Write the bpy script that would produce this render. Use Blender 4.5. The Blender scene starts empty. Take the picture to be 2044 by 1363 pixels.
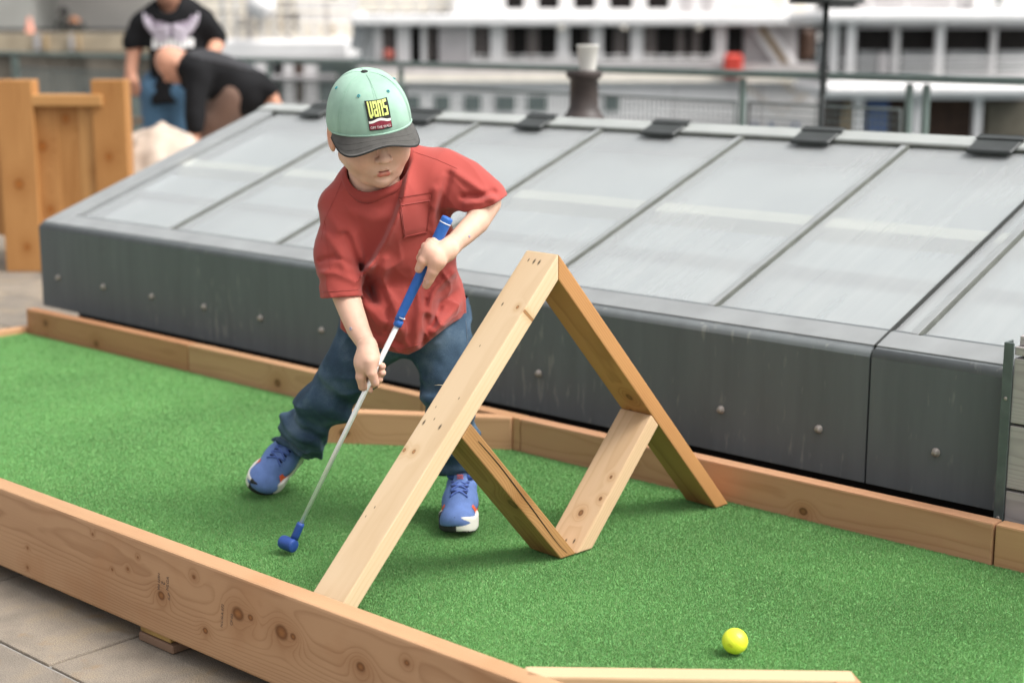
import bpy, bmesh, math, random
import numpy as np
from mathutils import Matrix, Vector
from mathutils.bvhtree import BVHTree

# ---------------------------------------------------------------- camera, sky, sun, exposure
scene = bpy.context.scene
COL = scene.collection
YAW = math.radians(42.351)          # heading of the lens, from +Y towards -X
PITCH = math.radians(11.265)        # looking down
FPX, CX, CY = 3095.0, 1022.0, 681.5 # focal length in pixels of a 2044 px wide frame
CAMZ = 1.0                          # metres above the turf (turf is z = 0)

cam_data = bpy.data.cameras.new('camera')
cam = bpy.data.objects.new('camera', cam_data)
COL.objects.link(cam)
cam.location = (0, 0, CAMZ)
cam.rotation_euler = (math.pi / 2 - PITCH, 0, YAW)
cam_data.sensor_width = 36.0
cam_data.lens = FPX / 2044 * 36
cam_data.clip_start = 0.05
cam_data.clip_end = 2000
cam_data.dof.use_dof = True
cam_data.dof.focus_distance = 2.86
cam_data.dof.aperture_fstop = 2.8
scene.camera = cam

SUN_EL, SUN_AZ = math.radians(56), math.radians(66)   # azimuth measured from +Y, clockwise
world = bpy.data.worlds.new('World')
scene.world = world
world.use_nodes = True
wn, wl = world.node_tree.nodes, world.node_tree.links
for n in list(wn): wn.remove(n)
sky = wn.new('ShaderNodeTexSky'); sky.sky_type = 'NISHITA'; sky.sun_disc = False
sky.sun_elevation = SUN_EL; sky.sun_rotation = SUN_AZ
sky.air_density = 1.0; sky.dust_density = 6.0; sky.ozone_density = 1.0
hs = wn.new('ShaderNodeHueSaturation'); hs.inputs['Saturation'].default_value = 0.10
bgn = wn.new('ShaderNodeBackground'); bgn.inputs['Strength'].default_value = 0.15
won = wn.new('ShaderNodeOutputWorld')
wl.new(sky.outputs[0], hs.inputs['Color']); wl.new(hs.outputs[0], bgn.inputs['Color'])
wl.new(bgn.outputs[0], won.inputs['Surface'])

sd = bpy.data.lights.new('sun', 'SUN'); sd.energy = 1.2; sd.angle = math.radians(26); sd.color = (1.0, 0.96, 0.9)
sun = bpy.data.objects.new('sun', sd); COL.objects.link(sun)
to_sun = Vector((math.sin(SUN_AZ) * math.cos(SUN_EL), math.cos(SUN_AZ) * math.cos(SUN_EL), math.sin(SUN_EL)))
sun.rotation_euler = to_sun.to_track_quat('Z', 'Y').to_euler()
sun.location = (0, 0, 8)

vs = scene.view_settings
vs.view_transform = 'Standard'; vs.look = 'None'; vs.exposure = 0.88; vs.gamma = 1.0; vs.use_curve_mapping = False
scene.render.engine = 'CYCLES'
scene.cycles.use_denoising = True
scene.cycles.max_bounces = 6; scene.cycles.diffuse_bounces = 3; scene.cycles.glossy_bounces = 3; scene.cycles.transmission_bounces = 3; scene.cycles.transparent_max_bounces = 8

# ---------------------------------------------------------------- pixel helpers (2044 x 1363 frame) -> places
cp, sp = math.cos(PITCH), math.sin(PITCH)
cyw, syw = math.cos(YAW), math.sin(YAW)
def lray(x, y):
    a, c = (x - CX) / FPX, -(y - CY) / FPX
    return np.array([a, cp + c * sp, -sp + c * cp])      # level frame: right, ahead, up
def bp(x, y, d):                                          # level-frame point at distance d ahead
    r = lray(x, y); t = d / r[1]
    return np.array([r[0] * t, d, CAMZ + r[2] * t])
def l2w(p):
    p = np.asarray(p, float)
    return np.stack([p[..., 0] * cyw - p[..., 1] * syw, p[..., 0] * syw + p[..., 1] * cyw, p[..., 2]], -1)
def wray(x, y): return l2w(lray(x, y))
def dp(x, y, d): return l2w(bp(x, y, d))
def zp(x, y, z): r = wray(x, y); t = (z - CAMZ) / r[2]; return np.array([0, 0, CAMZ]) + r * t
def yp(x, y, Y): r = wray(x, y); t = Y / r[1]; return np.array([0, 0, CAMZ]) + r * t
def xp(x, y, X): r = wray(x, y); t = X / r[0]; return np.array([0, 0, CAMZ]) + r * t
ROT = Matrix.Rotation(YAW, 4, 'Z')
rng = random.Random(7)
nrg = np.random.default_rng(11)

# ---------------------------------------------------------------- object helpers
WORLD = {}
def wm(o): return WORLD.get(o.name, Matrix.Identity(4))
def link(o, parent=None, mw=None):
    COL.objects.link(o)
    mw = mw if mw is not None else Matrix.Identity(4)
    if parent is not None:
        o.parent = parent
        o.matrix_parent_inverse = wm(parent).inverted()
    o.matrix_basis = mw
    WORLD[o.name] = mw.copy()
    return o
def tag(o, label=None, cat=None, group=None, kind=None):
    if label: o['label'] = label
    if cat: o['category'] = cat
    if group: o['group'] = group
    if kind: o['kind'] = kind
    return o
def empty(name, loc, label, cat, group=None, rz=0.0):
    o = bpy.data.objects.new(name, None); o.empty_display_size = .1
    link(o, None, Matrix.Translation(Vector(loc)) @ Matrix.Rotation(rz, 4, 'Z'))
    return tag(o, label, cat, group)
def obj(name, verts, faces, mat, parent=None, smooth=False, mw=None):
    me = bpy.data.meshes.new(name)
    me.from_pydata([tuple(map(float, v)) for v in verts], [], [tuple(int(i) for i in f) for f in faces])
    if smooth: me.polygons.foreach_set('use_smooth', [True] * len(me.polygons))
    if mat: me.materials.append(mat)
    me.update()
    return link(bpy.data.objects.new(name, me), parent, mw)
def npobj(name, V, F, mat, parent=None, smooth=True, mw=None):
    """fast mesh from numpy arrays, F of shape (n,3) or (n,4)"""
    me = bpy.data.meshes.new(name)
    k = F.shape[1]
    me.vertices.add(len(V)); me.vertices.foreach_set('co', np.ascontiguousarray(V, np.float32).ravel())
    me.loops.add(F.size); me.loops.foreach_set('vertex_index', np.ascontiguousarray(F, np.int32).ravel())
    me.polygons.add(len(F)); me.polygons.foreach_set('loop_start', np.arange(0, F.size, k, dtype=np.int32))
    me.polygons.foreach_set('use_smooth', np.full(len(F), smooth))
    me.update(calc_edges=True); me.validate()
    if mat: me.materials.append(mat)
    return link(bpy.data.objects.new(name, me), parent, mw)
def bmobj(name, bm, mat, parent=None, mw=None, smooth=False):
    me = bpy.data.meshes.new(name); bm.to_mesh(me); bm.free()
    if smooth: me.polygons.foreach_set('use_smooth', [True] * len(me.polygons))
    if mat: me.materials.append(mat)
    return link(bpy.data.objects.new(name, me), parent, mw)
def paint(o, cols):
    a = o.data.color_attributes.new('tint', 'FLOAT_COLOR', 'POINT')
    c = np.ones((len(cols), 4), np.float32); c[:, :3] = cols
    a.data.foreach_set('color', c.ravel())
def frame(O, A, B, C):
    m = Matrix.Identity(4)
    for i, ax in enumerate((A, B, C)):
        for j in range(3): m[j][i] = float(ax[j])
    for j in range(3): m[j][3] = float(O[j])
    return m
def nrm(v): v = np.asarray(v, float); return v / np.linalg.norm(v)
def boxbm(x0, x1, y0, y1, z0, z1, bev=0.0, seg=1, bm=None):
    b = bm or bmesh.new()
    vs_ = [b.verts.new(p) for p in ((x0,y0,z0),(x1,y0,z0),(x1,y1,z0),(x0,y1,z0),(x0,y0,z1),(x1,y0,z1),(x1,y1,z1),(x0,y1,z1))]
    fs = [b.faces.new([vs_[i] for i in q]) for q in ((3,2,1,0),(4,5,6,7),(0,1,5,4),(1,2,6,5),(2,3,7,6),(3,0,4,7))]
    if bev > 0:
        es = list({e for f in fs for e in f.edges})
        bmesh.ops.bevel(b, geom=es, offset=bev, segments=seg, affect='EDGES', profile=.6)
    return b
def box(name, x0, x1, y0, y1, z0, z1, mat, parent=None, bev=0.0, mw=None, seg=1):
    return bmobj(name, boxbm(x0, x1, y0, y1, z0, z1, bev, seg), mat, parent, mw)
def board(name, O, A, B, L, w, t, mat, parent=None, bev=.004):
    """plank: O = middle of one end, A along, B across its width"""
    A, B = nrm(A), nrm(B); C = np.cross(A, B)
    return bmobj(name, boxbm(0, L, -w/2, w/2, -t/2, t/2, bev, 2), mat, parent, frame(O, A, B, C))
def vbox(name, x0, y0, x1, y1, d, th, mat, parent=None, bev=0.0):
    """box facing the quay: its front spans that window of the view at distance d, th deep"""
    a, b = bp(x0, y1, d), bp(x1, y0, d)
    o = bp((x0 + x1) / 2, y1, d)
    return bmobj(name, boxbm(a[0]-o[0], b[0]-o[0], 0, th, 0, b[2]-a[2], bev), mat, parent, ROT @ Matrix.Translation(Vector(o)))
def tube(name, pts, r, mat, parent=None, n=8, closed=False, mw=None, cap=True, flat=None):
    P = np.asarray(pts, float); m = len(P)
    R = np.full(m, r) if np.isscalar(r) else np.asarray(r, float)
    V, F = [], []
    up0 = None
    for i in range(m):
        if closed: tdir = nrm(P[(i+1) % m] - P[i-1])
        else: tdir = nrm(P[min(i+1, m-1)] - P[max(i-1, 0)])
        if up0 is None:
            up0 = np.array([0, 0, 1.]) if abs(tdir[2]) < .9 else np.array([1., 0, 0])
        s = nrm(np.cross(tdir, up0)); u = np.cross(s, tdir); up0 = u
        for k in range(n):
            a = 2*math.pi*k/n
            V.append(P[i] + R[i]*(math.cos(a)*s*(flat or 1) + math.sin(a)*u))
    q = m if closed else m-1
    for i in range(q):
        for k in range(n):
            a, b = i*n+k, i*n+(k+1) % n
            c, d = ((i+1) % m)*n+(k+1) % n, ((i+1) % m)*n+k
            F.append((a, b, c, d))
    if cap and not closed:
        F.append(tuple(range(n-1, -1, -1))); F.append(tuple((m-1)*n+k for k in range(n)))
    return obj(name, V, F, mat, parent, True, mw)
def lathe(name, prof, mat, parent=None, n=24, mw=None, smooth=True):
    V, F = [], []
    for r, z in prof:
        for k in range(n):
            a = 2*math.pi*k/n; V.append((r*math.cos(a), r*math.sin(a), z))
    for i in range(len(prof)-1):
        for k in range(n):
            F.append((i*n+k, i*n+(k+1) % n, (i+1)*n+(k+1) % n, (i+1)*n+k))
    F.append(tuple(range(n-1, -1, -1))); F.append(tuple((len(prof)-1)*n+k for k in range(n)))
    return obj(name, V, F, mat, parent, smooth, mw)
def merge(name, obs, mat, parent=None, kind=None):
    """join freshly made loose meshes into one part"""
    bm = bmesh.new()
    for o in obs:
        m2 = o.data.copy(); m2.transform(wm(o)); bm.from_mesh(m2)
        bpy.data.objects.remove(o); bpy.data.meshes.remove(m2)
    r = bmobj(name, bm, mat, parent)
    if kind: r['kind'] = kind
    return r

# ---------------------------------------------------------------- materials
def newmat(name):
    m = bpy.data.materials.new(name); m.use_nodes = True
    nt = m.node_tree; b = nt.nodes['Principled BSDF']
    return m, nt, nt.nodes, nt.links, b
def ramp(nt, stops):
    r = nt.nodes.new('ShaderNodeValToRGB'); e = r.color_ramp.elements
    while len(e) < len(stops): e.new(0.5)
    for k, (p, c) in enumerate(stops):
        e[k].position = p; e[k].color = (*c, 1) if len(c) == 3 else c
    return r
def mth(nt, op, a, b=None, clamp=False):
    n = nt.nodes.new('ShaderNodeMath'); n.operation = op; n.use_clamp = clamp
    for i, v in enumerate((a, b)):
        if v is None: continue
        if isinstance(v, (int, float)): n.inputs[i].default_value = v
        else: nt.links.new(v, n.inputs[i])
    return n.outputs[0]
def pm(name, col, rough=.6, var=.12, scale=12, bump=0.0, bscale=None, metal=0.0, spec=.4, stretch=None, detail=5, vcol=False, sss=0, sheen=0):
    m, nt, N, L, b = newmat(name)
    tc = N.new('ShaderNodeTexCoord'); src = tc.outputs['Object']
    if stretch:
        mp = N.new('ShaderNodeMapping'); mp.inputs['Scale'].default_value = stretch; L.new(src, mp.inputs[0]); src = mp.outputs[0]
    nz = N.new('ShaderNodeTexNoise'); nz.inputs['Scale'].default_value = scale; nz.inputs['Detail'].default_value = detail; L.new(src, nz.inputs['Vector'])
    lo = tuple(c*(1-var) for c in col); hi = tuple(min(1, c*(1+var)) for c in col)
    r = ramp(nt, [(.3, lo), (.7, hi)]); L.new(nz.outputs[0], r.inputs[0])
    out = r.outputs[0]
    if vcol:
        at = N.new('ShaderNodeAttribute'); at.attribute_name = 'tint'
        mx = N.new('ShaderNodeMix'); mx.data_type = 'RGBA'; mx.blend_type = 'MULTIPLY'; mx.inputs[0].default_value = 1
        L.new(out, mx.inputs[6]); L.new(at.outputs['Color'], mx.inputs[7]); out = mx.outputs[2]
    L.new(out, b.inputs['Base Color'])
    b.inputs['Roughness'].default_value = rough; b.inputs['Metallic'].default_value = metal
    b.inputs['Specular IOR Level'].default_value = spec
    if sss:
        b.inputs['Subsurface Weight'].default_value = sss; b.inputs['Subsurface Radius'].default_value = (.012, .005, .003); b.inputs['Subsurface Scale'].default_value = .6
    if sheen: b.inputs['Sheen Weight'].default_value = sheen; b.inputs['Sheen Roughness'].default_value = .5
    if bump:
        n2 = N.new('ShaderNodeTexNoise'); n2.inputs['Scale'].default_value = bscale or scale*6; n2.inputs['Detail'].default_value = 4; L.new(src, n2.inputs['Vector'])
        bu = N.new('ShaderNodeBump'); bu.inputs['Strength'].default_value = bump; bu.inputs['Distance'].default_value = .002
        L.new(n2.outputs[0], bu.inputs['Height']); L.new(bu.outputs[0], b.inputs['Normal'])
    return m

def wood(name, light, dark, knots=(), dots=(), freq=260, pith=(.02, -.09), seed=0, rough=.62, ring=.55, tone=.18, blotch=None, knotcol=(.16, .075, .03), w_ax=1, t_ax=2, warp=3.0):
    """sawn softwood: growth rings about a pith line, knots (along, across, radius), nail marks"""
    m, nt, N, L, b = newmat(name)
    tc = N.new('ShaderNodeTexCoord')
    sx = N.new('ShaderNodeSeparateXYZ'); L.new(tc.outputs['Object'], sx.inputs[0])
    l, w, t = sx.outputs[0], sx.outputs[w_ax], sx.outputs[t_ax]
    mp = N.new('ShaderNodeMapping'); mp.inputs['Scale'].default_value = (2.2, 9, 9); mp.inputs['Location'].default_value = (seed*1.7, seed*.9, seed*2.3)
    L.new(tc.outputs['Object'], mp.inputs[0])
    nz = N.new('ShaderNodeTexNoise'); nz.inputs['Scale'].default_value = 1.0; nz.inputs['Detail'].default_value = 3; L.new(mp.outputs[0], nz.inputs['Vector'])
    dw, dt = mth(nt, 'SUBTRACT', w, pith[0]), mth(nt, 'SUBTRACT', t, pith[1])
    rad = mth(nt, 'SQRT', mth(nt, 'ADD', mth(nt, 'MULTIPLY', dw, dw), mth(nt, 'MULTIPLY', dt, dt)))
    g = mth(nt, 'ADD', mth(nt, 'MULTIPLY', rad, freq), mth(nt, 'MULTIPLY', nz.outputs[0], warp))
    kmask = kin = khal = None
    for (l0, w0, r0) in knots:
        a = mth(nt, 'MULTIPLY', mth(nt, 'SUBTRACT', l, l0), .8); c = mth(nt, 'SUBTRACT', w, w0)
        d2 = mth(nt, 'ADD', mth(nt, 'MULTIPLY', a, a), mth(nt, 'MULTIPLY', c, c))
        ex = mth(nt, 'EXPONENT', mth(nt, 'MULTIPLY', d2, -1/(2.6*r0)**2))
        g = mth(nt, 'ADD', g, mth(nt, 'MULTIPLY', ex, 5.0*min(1.0, r0/.011)))
        d = mth(nt, 'ADD', mth(nt, 'SQRT', d2), mth(nt, 'MULTIPLY', mth(nt, 'SUBTRACT', nz.outputs[0], .5), r0*.9))
        k = mth(nt, 'SUBTRACT', 1.0, mth(nt, 'MULTIPLY', mth(nt, 'SUBTRACT', d, r0*.72), 1/(r0*.42)), True)
        k = mth(nt, 'MINIMUM', mth(nt, 'MAXIMUM', k, 0.0), 1.0)
        kmask = k if kmask is None else mth(nt, 'MAXIMUM', kmask, k)
        k2 = mth(nt, 'SUBTRACT', 1.0, mth(nt, 'MULTIPLY', mth(nt, 'SUBTRACT', d, r0*.25), 1/(r0*.5)), True)
        kin = k2 if kin is None else mth(nt, 'MAXIMUM', kin, k2)
        khal = ex if khal is None else mth(nt, 'MAXIMUM', khal, ex)
    fr = mth(nt, 'FRACT', g)
    rg = ramp(nt, [(0, (0, 0, 0)), (.55, (.18, .18, .18)), (.86, (1, 1, 1)), (1, (0, 0, 0))]); L.new(fr, rg.inputs[0])
    mp2 = N.new('ShaderNodeMapping'); mp2.inputs['Scale'].default_value = (9, 420, 420); L.new(tc.outputs['Object'], mp2.inputs[0])
    fib = N.new('ShaderNodeTexNoise'); fib.inputs['Scale'].default_value = 1; fib.inputs['Detail'].default_value = 4; L.new(mp2.outputs[0], fib.inputs['Vector'])
    mp3 = N.new('ShaderNodeMapping'); mp3.inputs['Scale'].default_value = (2.5, 12, 12); mp3.inputs['Location'].default_value = (seed*3.1, 2, seed); L.new(tc.outputs['Object'], mp3.inputs[0])
    big = N.new('ShaderNodeTexNoise'); big.inputs['Scale'].default_value = 1; big.inputs['Detail'].default_value = 2; L.new(mp3.outputs[0], big.inputs['Vector'])
    f1 = mth(nt, 'ADD', mth(nt, 'MULTIPLY', rg.outputs[0], ring), mth(nt, 'MULTIPLY', fib.outputs[0], .35))
    f2 = mth(nt, 'ADD', mth(nt, 'SUBTRACT', f1, .12), mth(nt, 'MULTIPLY', mth(nt, 'SUBTRACT', big.outputs[0], .5), tone*6), True)
    mx = N.new('ShaderNodeMix'); mx.data_type = 'RGBA'; mx.inputs[6].default_value = (*light, 1); mx.inputs[7].default_value = (*dark, 1); L.new(f2, mx.inputs[0])
    out = mx.outputs[2]
    if blotch:
        bz = N.new('ShaderNodeTexNoise'); bz.inputs['Scale'].default_value = 9; bz.inputs['Detail'].default_value = 5; L.new(tc.outputs['Object'], bz.inputs['Vector'])
        br = ramp(nt, [(.52, (0, 0, 0)), (.72, (1, 1, 1))]); L.new(bz.outputs[0], br.inputs[0])
        m3 = N.new('ShaderNodeMix'); m3.data_type = 'RGBA'; m3.inputs[7].default_value = (*blotch, 1); L.new(out, m3.inputs[6])
        L.new(mth(nt, 'MULTIPLY', br.outputs[0], .5), m3.inputs[0]); out = m3.outputs[2]
    if kmask is not None:
        mh = N.new('ShaderNodeMix'); mh.data_type = 'RGBA'; mh.inputs[7].default_value = (dark[0]*.9, dark[1]*.78, dark[2]*.62, 1)
        L.new(out, mh.inputs[6]); L.new(mth(nt, 'MULTIPLY', khal, .55), mh.inputs[0]); out = mh.outputs[2]
        mk_ = N.new('ShaderNodeMix'); mk_.data_type = 'RGBA'; mk_.inputs[6].default_value = (knotcol[0]*.62, knotcol[1]*.55, knotcol[2]*.5, 1); mk_.inputs[7].default_value = (knotcol[0]*1.55, knotcol[1]*1.45, knotcol[2]*1.3, 1)
        L.new(mth(nt, 'MULTIPLY', kin, mth(nt, 'ADD', fib.outputs[0], .3)), mk_.inputs[0])
        m2 = N.new('ShaderNodeMix'); m2.data_type = 'RGBA'; L.new(mk_.outputs[2], m2.inputs[7])
        L.new(out, m2.inputs[6]); L.new(mth(nt, 'MULTIPLY', kmask, .88), m2.inputs[0]); out = m2.outputs[2]
    dm = None
    for (l0, w0, r0) in dots:
        a = mth(nt, 'MULTIPLY', mth(nt, 'SUBTRACT', l, l0), .45); c = mth(nt, 'SUBTRACT', w, w0)
        d = mth(nt, 'SQRT', mth(nt, 'ADD', mth(nt, 'MULTIPLY', a, a), mth(nt, 'MULTIPLY', c, c)))
        k = mth(nt, 'SUBTRACT', 1.6, mth(nt, 'MULTIPLY', d, 1.5/r0), True)
        dm = k if dm is None else mth(nt, 'MAXIMUM', dm, k)
    if dm is not None:
        m4 = N.new('ShaderNodeMix'); m4.data_type = 'RGBA'; m4.inputs[7].default_value = (.035, .022, .012, 1)
        L.new(out, m4.inputs[6]); L.new(mth(nt, 'MULTIPLY', dm, .9), m4.inputs[0]); out = m4.outputs[2]
    L.new(out, b.inputs['Base Color']); b.inputs['Roughness'].default_value = rough; b.inputs['Specular IOR Level'].default_value = .25
    bu = N.new('ShaderNodeBump'); bu.inputs['Strength'].default_value = .25; bu.inputs['Distance'].default_value = .001
    L.new(f1, bu.inputs['Height']); L.new(bu.outputs[0], b.inputs['Normal'])
    return m

# ---------------------------------------------------------------- implicit-surface modelling (people, shoes, cloth)
def grid(lo, hi, h):
    lo, hi = np.asarray(lo, float), np.asarray(hi, float)
    n = np.maximum(3, np.ceil((hi-lo)/h).astype(int)+1)
    ax = [lo[i] + h*np.arange(n[i]) for i in range(3)]
    return np.stack(np.meshgrid(*ax, indexing='ij'), -1), lo, h
def nets(fn, lo, hi, h):
    # sample on coarse blocks first, then finely only near the surface
    K = 5; lo, hi = np.asarray(lo, float), np.asarray(hi, float)
    nb = np.maximum(1, np.ceil((hi-lo)/(h*K)).astype(int))
    C0 = np.stack(np.meshgrid(*[lo[i]+h*K*(np.arange(nb[i])+.5)-h*.5 for i in range(3)], indexing='ij'), -1)
    c0 = fn(C0); near = np.abs(c0) < h*K*1.35+.012
    D = np.repeat(np.repeat(np.repeat(np.where(c0 < 0, -1., 1.), K, 0), K, 1), K, 2)
    B0 = np.argwhere(near); o_ = np.stack(np.meshgrid(*[np.arange(K)]*3, indexing='ij'), -1).reshape(-1, 3)
    J = (B0[:, None, :]*K+o_[None]).reshape(-1, 3)
    if len(J): D[J[:, 0], J[:, 1], J[:, 2]] = fn(lo+h*J)
    D = D.astype(np.float32); S = D < 0
    c = [(i, j, k) for i in (0, 1) for j in (0, 1) for k in (0, 1)]
    nx, ny, nz = D.shape
    sl = lambda A, o: A[o[0]:nx-1+o[0], o[1]:ny-1+o[1], o[2]:nz-1+o[2]]
    cnt = sum(sl(S, o).astype(np.int8) for o in c)
    act = (cnt > 0) & (cnt < 8)
    I = np.argwhere(act); idx = -np.ones(act.shape, np.int64); idx[act] = np.arange(len(I))
    vals = np.stack([D[I[:, 0]+o[0], I[:, 1]+o[1], I[:, 2]+o[2]] for o in c], 1)
    acc = np.zeros((len(I), 3)); num = np.zeros(len(I))
    for a in range(8):
        for b in range(a+1, 8):
            oa, ob = np.array(c[a]), np.array(c[b])
            if np.abs(oa-ob).sum() != 1: continue
            x = (vals[:, a] < 0) != (vals[:, b] < 0)
            t = vals[x, a]/(vals[x, a]-vals[x, b])
            acc[x] += oa + t[:, None]*(ob-oa); num[x] += 1
    V = lo + h*(I + acc/num[:, None])
    F = []
    for ax in range(3):
        o = [0, 0, 0]; o[ax] = 1
        A = S[:nx-o[0], :ny-o[1], :nz-o[2]]; B = S[o[0]:, o[1]:, o[2]:]
        u, v = (ax+1) % 3, (ax+2) % 3
        E = np.argwhere(A != B)
        E = E[(E[:, u] >= 1) & (E[:, v] >= 1) & (E[:, u] < D.shape[u]-1) & (E[:, v] < D.shape[v]-1)]
        fl = S[E[:, 0], E[:, 1], E[:, 2]]
        def cell(du, dv):
            Q = E.copy(); Q[:, u] += du; Q[:, v] += dv; return idx[Q[:, 0], Q[:, 1], Q[:, 2]]
        q = np.stack([cell(-1, -1), cell(0, -1), cell(0, 0), cell(-1, 0)], 1)
        q[~fl] = q[~fl][:, ::-1]; F.append(q)
    return V, np.concatenate(F)
def rc(p, a, b, r1, r2):
    a, b = np.asarray(a, float), np.asarray(b, float); ab = b-a
    h = np.clip(((p-a) @ ab)/(ab @ ab), 0, 1)
    return np.linalg.norm(p-a-h[..., None]*ab, axis=-1) - (r1+(r2-r1)*h)
def ch(p, pts, k=.0):
    """chain of tapered capsules: [(point, radius), ...]"""
    d = None
    for (a, r1), (b, r2) in zip(pts[:-1], pts[1:]):
        e = rc(p, a, b, r1, r2); d = e if d is None else (smin(d, e, k) if k else np.minimum(d, e))
    return d
def ell(p, c, r, M=None):
    q = p-np.asarray(c, float)
    if M is not None: q = q @ M
    r = np.asarray(r, float)
    k0 = np.linalg.norm(q/r, axis=-1); k1 = np.linalg.norm(q/(r*r), axis=-1)
    return k0*(k0-1)/np.maximum(k1, 1e-9)
def smin(a, b, k): h = np.clip(.5+.5*(b-a)/k, 0, 1); return b*(1-h)+a*h-k*h*(1-h)
def smax(a, b, k): return -smin(-a, -b, k)
def vnoise(p, scale, seed=0):
    """cheap smooth value noise in -1..1"""
    q = p*scale + seed*17.3
    i = np.floor(q).astype(np.int64); f = q-i; f = f*f*(3-2*f)
    def hsh(a, b, c):
        n = (a*374761393 + b*668265263 + c*2147483647 + seed*974711) & 0xffffffff
        n = ((n ^ (n >> 13))*1274126177) & 0xffffffff
        return ((n ^ (n >> 16)) & 0xffff)/32767.5-1
    r = 0
    for a in (0, 1):
        for b in (0, 1):
            for c in (0, 1):
                w = (f[..., 0] if a else 1-f[..., 0])*(f[..., 1] if b else 1-f[..., 1])*(f[..., 2] if c else 1-f[..., 2])
                r = r + w*hsh(i[..., 0]+a, i[..., 1]+b, i[..., 2]+c)
    return r
def relax(V, F, it=2, lam=.5):
    """light surface smoothing"""
    a = np.concatenate([F[:, 0], F[:, 1], F[:, 2], F[:, 3]]); b = np.concatenate([F[:, 1], F[:, 2], F[:, 3], F[:, 0]])
    i, j = np.concatenate([a, b]), np.concatenate([b, a]); n = len(V); c = np.maximum(1, np.bincount(i, minlength=n))[:, None]
    for k in range(2*it):
        A = np.stack([np.bincount(i, weights=V[j, q], minlength=n) for q in range(3)], 1)/c
        V = V+(lam if k % 2 == 0 else -lam*1.04)*(A-V)
    return V
def joinVF(parts):
    V, F, n = [], [], 0
    for v, f in parts: V.append(v); F.append(f+n); n += len(v)
    return np.concatenate(V), np.concatenate(F)
def bvh(V, F): return BVHTree.FromPolygons([tuple(v) for v in V], [tuple(int(i) for i in f) for f in F])
def textmesh(s, size):
    cu = bpy.data.curves.new('txt', 'FONT'); cu.body = s; cu.size = size; cu.align_x = 'CENTER'; cu.align_y = 'CENTER'; cu.resolution_u = 2
    o = bpy.data.objects.new('txt', cu); COL.objects.link(o)
    dg = bpy.context.evaluated_depsgraph_get(); me = bpy.data.meshes.new_from_object(o.evaluated_get(dg))
    V = np.array([v.co[:] for v in me.vertices]); F = [tuple(p.vertices) for p in me.polygons]
    bpy.data.objects.remove(o); bpy.data.curves.remove(cu); bpy.data.meshes.remove(me)
    return V, F
# ================================================================ SETTING
GZ = -0.125      # paving level
TZ = -0.32       # lower quay terrace behind the skylight
WZ = -3.7        # harbour water

def stone_mat(name, base, seed):
    m, nt, N, L, b = newmat(name)
    tc = N.new('ShaderNodeTexCoord')
    oi = N.new('ShaderNodeObjectInfo')
    a = N.new('ShaderNodeTexNoise'); a.inputs['Scale'].default_value = 9; a.inputs['Detail'].default_value = 6; L.new(tc.outputs['Object'], a.inputs['Vector'])
    g = N.new('ShaderNodeTexNoise'); g.inputs['Scale'].default_value = 420; g.inputs['Detail'].default_value = 3; L.new(tc.outputs['Object'], g.inputs['Vector'])
    r = ramp(nt, [(.3, tuple(c*.72 for c in base)), (.5, base), (.72, (base[0]*1.22, base[1]*1.15, base[2]*.98))]); L.new(a.outputs[0], r.inputs[0])
    rs = ramp(nt, [(.3, (.55, .55, .55)), (.52, (1, 1, 1)), (.75, (1.3, 1.3, 1.3))]); L.new(g.outputs[0], rs.inputs[0])
    mx = N.new('ShaderNodeMix'); mx.data_type = 'RGBA'; mx.blend_type = 'MULTIPLY'; mx.inputs[0].default_value = 1
    L.new(r.outputs[0], mx.inputs[6]); L.new(rs.outputs[0], mx.inputs[7])
    rr = ramp(nt, [(0, (.82, .82, .82)), (1, (1.12, 1.1, 1.06))]); L.new(oi.outputs['Random'], rr.inputs[0])
    m2 = N.new('ShaderNodeMix'); m2.data_type = 'RGBA'; m2.blend_type = 'MULTIPLY'; m2.inputs[0].default_value = 1
    L.new(mx.outputs[2], m2.inputs[6]); L.new(rr.outputs[0], m2.inputs[7])
    st = N.new('ShaderNodeTexNoise'); st.inputs['Scale'].default_value = 16; st.inputs['Detail'].default_value = 5; L.new(tc.outputs['Object'], st.inputs['Vector'])
    sr = ramp(nt, [(.6, (0, 0, 0)), (.74, (1, 1, 1))]); L.new(st.outputs[0], sr.inputs[0])
    m3 = N.new('ShaderNodeMix'); m3.data_type = 'RGBA'; m3.inputs[7].default_value = (base[0]*1.05, base[1]*.78, base[2]*.45, 1)
    L.new(m2.outputs[2], m3.inputs[6]); L.new(mth(nt, 'MULTIPLY', sr.outputs[0], .55), m3.inputs[0])
    L.new(m3.outputs[2], b.inputs['Base Color']); b.inputs['Roughness'].default_value = .85
    bu = N.new('ShaderNodeBump'); bu.inputs['Strength'].default_value = .5; bu.inputs['Distance'].default_value = .002
    L.new(g.outputs[0], bu.inputs['Height']); L.new(bu.outputs[0], b.inputs['Normal'])
    return m
STONE = stone_mat('paving_stone', (.235, .20, .162), 1)
MORTAR = pm('mortar', (.27, .255, .235), .9, .25, 60, .4)
paving = obj('paving', [(-30, -6, GZ-.006), (8, -6, GZ-.006), (8, 4.3, GZ-.006), (-30, 4.3, GZ-.006)], [(0, 1, 2, 3)], MORTAR)
tag(paving, kind='structure')
px_, py_ = .47, .42
slabme = None
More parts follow.
